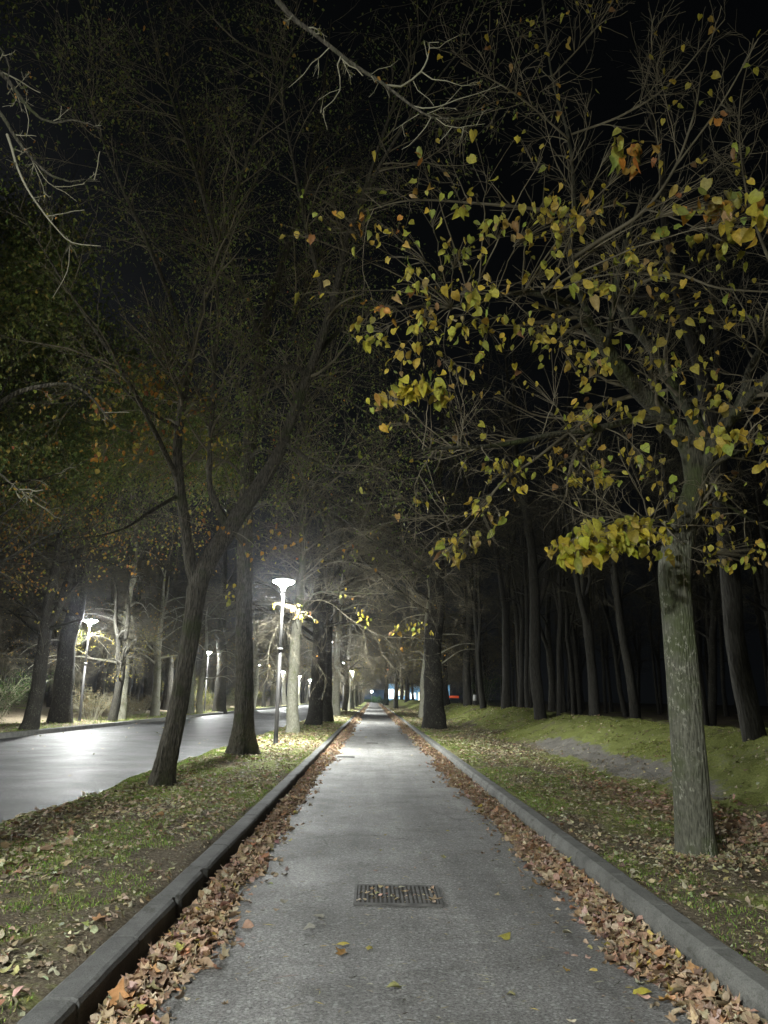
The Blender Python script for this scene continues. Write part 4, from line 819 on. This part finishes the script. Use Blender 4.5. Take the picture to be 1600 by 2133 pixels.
m = MB(); boxm(m, -3.6, -1.2, -.04, 0.06, .0, 1.0); m.build('door', plain('pale_door_glow', (.12, .2, .25), .6, 0, (.1, .2, .28), .6), b_)  # door glows by itself too, its lighting put into the material
tag(b_, 'low dark blue building beyond the hedge at the path end', 'building')
b_ = empty('bright_building', (12.2, 290, 0)); m = MB(); boxm(m, -7.6, 16, 0, 9, -.2, 6.6); m.build('wall', plain('blue_wall_glow', (.3, .45, .6), .8, 0, (.22, .46, .68), .8), b_)  # wall lighting painted as emission; only the windows are real sources
m = MB(); boxm(m, -7.9, 16.3, -.4, 9.3, 6.6, 6.9); m.build('roof', M_CAP, b_); MWN = plain('bright_window', (.8, .9, .95), .4, 0, (.75, .92, 1.0), 2.6); MWY = plain('warm_window', (.9, .85, .6), .4, 0, (1.0, .93, .62), 2.4)
for x0, x1, z0, z1, mm in ((-6.6, -3.9, 1.3, 4.8, MWN), (-2.9, -.6, 2.5, 5.0, MWY), (-2.6, -1.0, .6, 1.9, MWN), (1.4, 3.6, 1.4, 3.6, MWN), (4.4, 5.5, .4, 3.9, MWY), (6.4, 9.8, 2.2, 3.7, MWN), (6.4, 8.4, .5, 1.7, MWN)):
    m = MB(); boxm(m, x0, x1, -.05, .05, z0, z1); m.build('window', mm, b_)
tag(b_, 'brightly lit pale blue building glowing at the end of the park', 'building')
gl = empty('globe_lamp', (-.45, 258, 0)); m = MB(); lathe(m, [(.09, 0), (.05, .2), (.045, 3.2), (0, 3.21)], 10); m.build('pole', M_CAP, gl)
m = MB(); lathe(m, [(.0, 3.15), (.2, 3.22), (.33, 3.42), (.33, 3.6), (.2, 3.8), (.0, 3.86)], 14); m.build('globe', plain('globe_glow', (.8, .8, .8), .4, 0, (.85, .93, 1), 160), gl)
tag(gl, 'white globe lamp standing before the low hedge at the path end', 'lamp')
shrub('shrub', 1.3, 259, 1.3, 1.0, 2.6, 900, 16, [(.06, .28, .05, 1), (.1, .35, .08, 1)], .2, 'bright green bush behind the hedge at the path end', None, 60)
shrub('shrub', 2.3, 156.5, 1.1, 1.1, 1.5, 1500, 20, [(.03, .09, .06, 1), (.05, .12, .07, 1)], .12, 'dark green round bush at the foot of a trunk right of the path end', None, 61)
# floodlit yellow tree near the building and its floodlight
place(VC, 'floodlit_tree', 9.8, 236, 1.0, .62, M_BARK_PALE, M_TWIG_PALE, 'small yellow tree glowing in front of the bright building', None)
m = MB(); nn = 2600; rgy = np.random.default_rng(9); p = rgy.normal(0, 1, (nn, 3))*[1.9, 1.5, 1.0]+[9.8, 236, 5.2]
leaves(m, rgy, p-[9.8, 236, .3], rgy.normal(size=(nn, 3)), rgy.normal(size=(nn, 3)), rgy.uniform(.15, .3, nn), pick(rgy, YEL, nn), 'heart')
ft = [o for o in col.objects if o.name.startswith('floodlit_tree')][0]; fo = m.build('foliage', M_LEAF, [c for c in ft.children if c.name.startswith('crown')][0]); fo.matrix_parent_inverse = Matrix.Identity(4); fo.scale = (1/.62,)*3
def flood(x, y, z, aim, label, s=400):
    r = empty('floodlight', (x, y, z)); m = MB(); lathe(m, [(.06, -z), (.05, -.1), (0, -.05)], 10); m.build('pole', M_POLE, r); m = MB(); boxm(m, -.3, .3, -.12, .12, -.16, .2); m.build('housing', M_CAP, r)
    m = MB(); boxm(m, -.26, .26, aim*.125-.01, aim*.125+.01, -.13, .17); m.build('lens', plain('flood_lens', (.8,)*3, .4, 0, (1, .98, .9), s), r); return tag(r, label, 'floodlight')
flood(7.5, 243, 4.2, -1, 'floodlight on a post shining on the glowing yellow tree', 500)
for x, y, s in ((-1.5, 246, 0),): pass
# the red light at the edge of the wood
c_ = W(945, 1459, 92); r = empty('red_barrier', (c_[0], c_[1], 0)); zb = float(terrain(c_[0], c_[1])); r.location[2] = zb
m = MB(); boxm(m, -.6, .6, -.03, .03, .74, 1.0); m.build('panel', plain('red_glow', (.5, .07, .03), .5, 0, (1, .14, .04), .3), r); m = MB(); boxm(m, -.65, -.60, -.05, .05, -.1, 1.0); m.build('leg', M_POLE, r); m = MB(); boxm(m, .60, .65, -.05, .05, -.1, 1.0); m.build('leg', M_POLE, r)
tag(r, 'low glowing red orange barrier at the edge of the dark wood', 'barrier')
c_ = W(989, 1468, 60); zb = float(terrain(c_[0], c_[1])); r = empty('small_notice', (c_[0], c_[1], zb)); m = MB(); lathe(m, [(.03, -.1), (.03, .75), (0, .76)], 8); m.build('post', M_POLE, r); m = MB(); boxm(m, -.13, .13, -.05, -.03, .35, .8); m.build('board', plain('white_board', (.6, .6, .58), .6), r)
tag(r, 'small white board on a post at the wood edge', 'sign')

# ------------------------------------------------------------------ drain grates in the path
def grate(x0, x1, y0, y1, nb, label, skew=0):
    cx, cy = (x0+x1)/2, (y0+y1)/2; r = empty('drain_grate', (cx, cy, float(pz(cx, cy))+.004)); w, d = (x1-x0)/2, (y1-y0)/2; m = MB(); t = .022
    for a in ((-w, w, -d, -d+t), (-w, w, d-t, d), (-w, -w+t, -d+t, d-t), (w-t, w, -d+t, d-t)): boxm(m, a[0], a[1], a[2], a[3], -.01, .012)
    m.build('frame', M_IRON, r, False)
    m = MB(); boxm(m, -w+t, w-t, -d+t, d-t, -.008, .004); m.build('silt', plain('drain_silt', (.045, .040, .032), .95, var=.6), r, False)
    for k in range(nb):
        x = -w+t+(k+.5)*(2*w-2*t)/nb; m = MB(); b2 = (2*w-2*t)/nb*(.24+.05*math.sin(k*2.3))
        sh = (.03, -.03)[k % 2]*(nb > 10)*2.2
        for a_, b_ in ((-d+t, -d/3-.008+sh), (-d/3+.008+sh, d/3-.008-sh), (d/3+.008-sh, d-t)): boxm(m, x-b2, x+b2, a_+.004, b_-.004, .0045, .0105)
        m.build('bar', M_IRON, r, False)
    tag(r, label, 'drain grate')
grate(-.12, .60, 6.66, 7.30, 19, 'iron drain grate in the path nearest the viewer, partly filled with leaves')
grate(-.20, .22, 28.7, 29.1, 8, 'small dark drain grate in the middle of the path further on')
grate(-.94, -.46, 21.85, 22.2, 8, 'small drain grate toward the left side of the path')

# ------------------------------------------------------------------ leaf litter, grass, bits
TAN = [(.42, .30, .20, 4), (.48, .36, .25, 4), (.34, .235, .155, 3), (.53, .43, .31, 2), (.44, .26, .14, 1.0), (.50, .41, .11, .25)]
PALE = [(.52, .47, .31, 4), (.62, .57, .39, 3), (.43, .37, .24, 4), (.42, .28, .17, 1.6), (.50, .50, .22, 1.6), (.26, .20, .13, 1.6)]
rg = np.random.default_rng(77)
def ysamp(n, y0, y1, yk):      # density constant to yk, then falling as 1/y
    a = yk-y0; b = yk*math.log(y1/yk); u_ = rg.uniform(0, a+b, n); return np.where(u_ < a, y0+u_, yk*np.exp((u_-a)/yk))
def flat_dirs(n, tilt):
    a = rg.uniform(0, 2*np.pi, n); d = np.column_stack([np.cos(a), np.sin(a), rg.normal(0, tilt, n)]); nn = np.column_stack([rg.normal(0, tilt, n), rg.normal(0, tilt, n), np.ones(n)]); return d, nn
def drift(name, label, side, n, wid, hh, seed):
    y = ysamp(n, 3.0, 232, 13); e = wid*(1+.50*noise(y*.9, .5, 0, seed)+.34*noise(y*3.1, .5, 0, seed+1)); s = rg.beta(1.15, 1.25, n)
    far = rg.random(n) < .06; s = np.where(far, s*1.5, s); h = hh*(1+.4*noise(y*1.7, 3, 0, seed+2))*np.clip(np.sin(np.clip(s*1.05+.16, 0, 1)*np.pi)**.8, .0, 1)
    x = (-1.335+s*e) if side < 0 else (2.0-s*e); z = pz(x, y)+.008+h*rg.uniform(.25, 1, n)
    d, nn = flat_dirs(n, .42); sz = rg.uniform(.035, .082, n)*(1+np.clip(y-14, 0, 60)*.028); m = MB()
    k = n//2; p = np.column_stack([x, y, z])
    yv = np.concatenate([np.arange(3, 30, .15), np.arange(30, 232, 1.2)]); ww = wid*(1+.50*noise(yv*.9, .5, 0, seed)+.34*noise(yv*3.1, .5, 0, seed+1)); hv = hh*(1+.4*noise(yv*1.7, 3, 0, seed+2)); V = []
    for q, fz in ((0, -.2), (.2, .5), (.5, .8), (.8, .35), (1.0, -.3)): xx = (-1.36+q*ww*.9) if side < 0 else (2.02-q*ww*.9); V.append(np.stack([xx, yv, pz(xx, yv)+.004+hv*fz*.6], -1))
    V = np.stack(V, 1); i = np.arange(V.shape[0]*5).reshape(-1, 5); qd = np.stack([i[:-1, :-1], i[1:, :-1], i[1:, 1:], i[:-1, 1:]], -1).reshape(-1, 4)
    if side > 0: qd = qd[:, ::-1]
    m.add(V.reshape(-1, 3), [qd], np.tile([.13, .085, .05], (V.shape[0]*5, 1))*rg.uniform(.6, 1.3, (V.shape[0]*5, 1)))
    leaves(m, rg, p[:k], d[:k], nn[:k], sz[:k], pick(rg, TAN, k, .2), 'lobed', (.2, .9)); leaves(m, rg, p[k:], d[k:], nn[k:], sz[k:], pick(rg, TAN, n-k, .2), 'heart', (.2, .9))
    tag(m.build(name, M_LITTER), label, kind='stuff')
drift('leaf_drift', 'heap of brown fallen leaves along the left kerb', -1, 22000, .30, .060, 201)
drift('leaf_drift', 'heap of brown fallen leaves along the right kerb', 1, 22000, .38, .055, 211)
def scatter(n, x0, x1, y0, y1, yk, dens, pal, smin, smax, tilt, kinds=('heart', 'lobed', 'oval'), curl=(.15, .7), lift=.008, zf=terrain, m=None, grow_=.03):
    x = rg.uniform(x0, x1, n); y = ysamp(n, y0, y1, yk); k = rg.random(n) < dens(x, y); x, y = x[k], y[k]; n = len(x); m = m or MB()
    d, nn = flat_dirs(n, tilt); ex = .12; gx = (zf(x+ex, y)-zf(x-ex, y))/(2*ex); nn[:, 0] -= gx; d[:, 2] += d[:, 0]*gx
    sz = rg.uniform(smin, smax, n)*(1+np.clip(y-14, 0, 60)*grow_); p = np.column_stack([x, y, zf(x, y)+lift+sz*.12]); c = pick(rg, pal, n, .2)
    for j, kd in enumerate(kinds):
        s = slice(j, None, len(kinds)); leaves(m, rg, p[s], d[s], nn[s], sz[s], c[s], kd, curl)
    return m
vd = lambda x, y: np.clip(.42+.5*noise(x*.9, y*.5, 0, 301)+.35*noise(x*3, y*2, 0, 302), .05, 1)*(x < -1.62+.12*(rg.random(len(x)) < .3))
m = scatter(50000, -4.3, -1.45, 2.5, 100, 13, vd, PALE, .030, .068, .28)
m = scatter(1800, -4.3, -1.65, 2.5, 30, 13, vd, TAN, .06, .10, .3, m=m)
FR_ = [(.44, .39, .26, 3), (.30, .23, .15, 3), (.55, .51, .34, 2.4), (.13, .10, .06, 3)]
m = scatter(52000, -4.4, -1.6, 2.5, 60, 9, lambda x, y: .75+.5*noise(x*2, y*2, 0, 305), FR_, .010, .026, .4, kinds=('oval',), m=m, lift=.003)
tag(m.build('leaf_litter', M_LITTER), 'pale fallen leaves scattered over the left verge', kind='stuff')
rd = lambda x, y: np.clip(.50+.45*noise(x*.8, y*.4, 0, 311)+.3*noise(x*3, y*2, 0, 312)+.35*np.exp(-((x-4.3)/.55)**2), .04, 1)*np.where(x > 5.0, .22, 1)*(x > 2.24)
m = scatter(62000, 2.25, 8.2, 3.5, 110, 14, rd, PALE, .032, .072, .28)
m = scatter(5200, 3.7, 5.3, 5, 18, 12, lambda x, y: np.exp(-((x-4.55)/.45)**2-((y-9.6)/2.6)**2)+.55*np.exp(-((x-4.25)/.35)**2-((y-13.5)/2.5)**2), TAN, .05, .10, .35, m=m, lift=.02)
m = scatter(62000, 2.24, 5.4, 3.5, 60, 10, lambda x, y: .75+.5*noise(x*2, y*2, 0, 306), FR_, .010, .026, .4, kinds=('oval',), m=m, lift=.003)
tag(m.build('leaf_litter', M_LITTER), 'fallen leaves scattered over the right verge and bank', kind='stuff')
m = scatter(2600, -15.5, -12.9, 20, 110, 45, lambda x, y: .6+0*x, PALE, .05, .10, .3, m=None, grow_=.01); tag(m.build('leaf_litter', M_LITTER), 'fallen leaves on the far side of the road', kind='stuff')
m = scatter(500, -12.3, -4.6, 8, 60, 20, lambda x, y: .12+.8*(x < -11.9), PALE, .03, .07, .15, zf=lambda x, y: 0*x+.012); tag(m.build('road_litter', M_LITTER), 'a few pale leaves and bits on the road', kind='stuff')
# grass and moss blades
def grass(name, label, n, x0, x1, y0, y1, yk, dens, h0, h1, pal, wide=.0035, grow_=.05):
    x = rg.uniform(x0, x1, n); y = ysamp(n, y0, y1, yk); k = rg.random(n) < dens(x, y); x, y = x[k], y[k]; n = len(x)
    z = terrain(x, y); f = 1+np.clip(y-10, 0, 60)*grow_; h = rg.uniform(h0, h1, n)*(1+.35*(f-1)); w = wide*f*rg.uniform(.7, 1.4, n); a = rg.uniform(0, 6.28, n); b = rg.uniform(0, 6.28, n); ln = rg.uniform(.2, 1.0, n)*h
    s = np.column_stack([np.cos(a), np.sin(a), 0*a])*w[:, None]; l = np.column_stack([np.cos(b), np.sin(b), 0*b])*ln[:, None]; p = np.column_stack([x, y, z-.004])
    V = np.stack([p-s, p+s, p+l*.35-s*.7+np.column_stack([0*h, 0*h, h*.6]), p+l*.35+s*.7+np.column_stack([0*h, 0*h, h*.6]), p+l+np.column_stack([0*h, 0*h, h])], 1)
    i = (np.arange(n)*5)[:, None]; m = MB(); c = np.repeat(pick(rg, pal, n, .22), 5, 0); m.add(V.reshape(-1, 3), [np.array([[0, 1, 3, 2]])+i, np.array([[2, 3, 4]])+i], c)
    tag(m.build(name, M_GRASS), label, kind='stuff')
GR = [(.21, .36, .06, 4), (.29, .40, .09, 3), (.37, .38, .13, 3), (.15, .26, .05, 2)]; MS = [(.28, .32, .07, 4), (.36, .39, .11, 3), (.19, .23, .05, 3), (.42, .39, .18, 1)]
gd = lambda x, y: np.clip(-.02+1.6*noise(x*1.3, y*.8, 0, 321)+1.1*noise(x*5, y*4, 0, 322)+.9*(1-sstep(-4.35, -3.7, x))+.35*sstep(8, 14, y)-.45*(1-sstep(5.5, 8.5, y)), 0, 1)*(x < -1.62)
grass('grass_tufts', 'green grass tufts on the left verge', 230000, -4.5, -1.6, 3, 90, 12, gd, .012, .036, GR, .0034)
gd2 = lambda x, y: np.clip(-.25+1.5*noise(x*1.5, y*.8, 0, 331)+.6*noise(x*4, y*3, 0, 332)+1.3*np.exp(-((x-2.42)/.17)**2)*(.45+noise(y*.8, 1, 0, 333)*.7+.6*sstep(6, 9, y))+.5*np.exp(-((y-16)/5)**2)*(x < 4.2), 0, 1)*(x > 2.24)
grass('grass_tufts', 'green grass tufts along the right verge', 180000, 2.24, 5.0, 4.5, 90, 12, gd2, .012, .036, GR, .0034)
bd = lambda x, y: np.clip(.75+.6*noise(x*1.1, y*.6, 0, 341)+.4*noise(x*4, y*4, 0, 342)-2.2*gcol(x, y)[..., 1], 0, 1)
grass('bank_moss', 'short moss and grass covering the bank', 150000, 4.7, 8.6, 7, 110, 16, bd, .010, .032, MS, .0045)
grass('grass_tufts', 'thin grass on the far side of the road', 9000, -16, -12.9, 20, 110, 45, lambda x, y: .8+0*x, .03, .09, GR, .006, .02)
# short dry bits on the asphalt
n = 2600; x = rg.uniform(-1.3, 1.95, n); y = ysamp(n, 3.2, 60, 9); a = rg.normal(0, .9, n); L = rg.uniform(.006, .030, n)*(1+(rg.random(n) < .08)*1.8); w = rg.uniform(.0012, .0030, n)*(1+np.clip(y-9, 0, 30)*.05); z = pz(x, y)+.006
d = np.column_stack([np.cos(a), np.sin(a), 0*a])*L[:, None]; s = np.column_stack([-np.sin(a), np.cos(a), 0*a])*w[:, None]; p = np.column_stack([x, y, z]); bnd = s*rg.normal(0, 2.5, (n, 1))
V = np.stack([p-d-s, p-d+s, p+bnd-s, p+bnd+s+[0, 0, .003], p+d-s*.5, p+d+s*.5], 1); i = (np.arange(n)*6)[:, None]; m = MB()
m.add(V.reshape(-1, 3), [np.array([[0, 2, 3, 1]])+i, np.array([[2, 4, 5, 3]])+i], np.repeat(pick(rg, [(.40, .37, .28, 4), (.30, .26, .18, 3), (.09, .08, .06, 2), (.45, .38, .12, .5)], n, .15), 6, 0)); tag(m.build('path_bits', M_LITTER, None, False), 'tiny dry stalks and leaf scraps strewn on the path', kind='stuff')
m = scatter(1500, -1.2, 1.9, 3, 60, 9, lambda x, y: .06+.9*np.exp(-((x+.98)/.13)**2)+.9*np.exp(-((x-1.5)/.15)**2), TAN+[(.50, .46, .2, 3)], .02, .06, .12, zf=lambda x, y: pz(x, y), lift=.004)
tag(m.build('path_litter', M_LITTER), 'small stray leaves scattered on the path near the drifts', kind='stuff')
m = scatter(5000, 2.7, 3.9, 7.4, 9.0, 9, lambda x, y: .8*np.exp(-((np.hypot(x-r1[0], y-r1[1])-.30)/.12)**2)+.10, PALE, .02, .06, .45, lift=.012)
tag(m.build('leaf_litter', M_LITTER), 'leaves gathered round the foot of the lime tree', kind='stuff')
m = scatter(60, -.08, .56, 6.70, 7.26, 7.2, lambda x, y: .7+0*x, PALE+TAN, .02, .055, .2, zf=lambda x, y: pz(x, y)+.012, lift=.004)
tag(m.build('grate_litter', M_LITTER), 'leaf scraps and silt caught on the near drain grate', kind='stuff')
# single leaves lying on the path
one = [(703, 1970, .075, (.52, .42, .08), 'yellow leaf on the path, left one of a pair above a brown leaf'), (770, 1970, .075, (.50, .44, .10), 'yellow leaf on the path, right one of a pair above a brown leaf'), (708, 1992, .095, (.34, .20, .07), 'brown curled leaf just below a pair of yellow leaves'),
       (1045, 1951, .10, (.46, .42, .10), 'long yellow green leaf right of the path middle'), (1183, 2022, .055, (.50, .33, .09), 'small round ochre leaf alone near the right leaf drift'), (1320, 2062, .09, (.48, .42, .07), 'curled yellow leaf at the edge of the right leaf drift'),
       (1375, 2085, .10, (.45, .26, .08), 'orange brown leaf at the lower edge of the right drift'), (450, 1997, .10, (.36, .24, .15), 'brown leaf lying off the left drift'), (832, 2058, .08, (.42, .42, .18), 'pale green crumpled leaf at the lower middle of the path'),
       (1067, 2068, .065, (.44, .42, .20), 'small pale leaf with a stalk at the lower right of the path'), (645, 1936, .09, (.30, .29, .24), 'faded grey leaf lying flat left of the path middle'), (672, 1913, .08, (.32, .31, .26), 'faded grey leaf below the left corner of the near grate'),
       (895, 1877, .11, (.38, .28, .17), 'tan leaf caught on the near drain grate'), (925, 1790, .08, (.44, .42, .20), 'thin pale yellow leaf above the near grate'), (875, 1723, .06, (.07, .06, .05), 'small dark leaf on the path beyond the near grate'),
       (280, 2110, .10, (.50, .46, .08), 'yellow green leaf on the left drift at the bottom'), (240, 2095, .13, (.50, .27, .12), 'large orange leaf standing on edge by the left kerb'), (590, 1880, .07, (.34, .32, .25), 'pale leaf beside the left drift near the grate')]
for i, (u, v, s, c, lb) in enumerate(one):
    p = G(u, v, .012 if u > 300 else .05); r_ = np.random.default_rng(900+i); m = MB(); a = r_.uniform(0, 6.28); stand = (i == 16)
    leaves(m, r_, np.zeros((1, 3)), np.array([[math.cos(a), math.sin(a), .1]]) if not stand else np.array([[.2, .1, 1.]]), np.array([[r_.normal(0, .12), r_.normal(0, .12), 1.]]) if not stand else np.array([[.3, -1, .1]]), [s], [c], 'lobed' if i in (2, 6, 7, 12, 16) else 'heart', (.1, .55))
    t = np.linspace(0, 1, 4)[:, None]; tubes(m, (np.array([[-math.cos(a), -math.sin(a), .02]])*t*s*.5+np.array([[0, 0, .004]]))[None], np.full((1, 4), .0012), 3)
    if len(m.col) < len(m.V): m.col.append(np.tile(c, (12, 1)))
    o = m.build('fallen_leaf', M_LITTER); o.location = (p[0], p[1], p[2]+s*.06); tag(o, lb, 'leaf', 'single leaves lying on the path')

# ------------------------------------------------------------------ the damp night air
HAZE = 0.0004
if HAZE > 0:
    m = MB(); boxm(m, -60, 60, -30, 275, -2.2, 30); hz = bpy.data.materials.new('night_air'); hz.use_nodes = True; t = hz.node_tree; t.nodes.clear()
    o_ = t.nodes.new('ShaderNodeOutputMaterial'); v_ = t.nodes.new('ShaderNodeVolumePrincipled'); v_.inputs['Density'].default_value = HAZE; v_.inputs['Color'].default_value = (.92, .94, 1, 1); v_.inputs['Anisotropy'].default_value = .88
    t.links.new(v_.outputs[0], o_.inputs['Volume']); o = m.build('haze', hz, None, False); tag(o, 'thin damp night air glowing faintly around the lamps', kind='stuff')
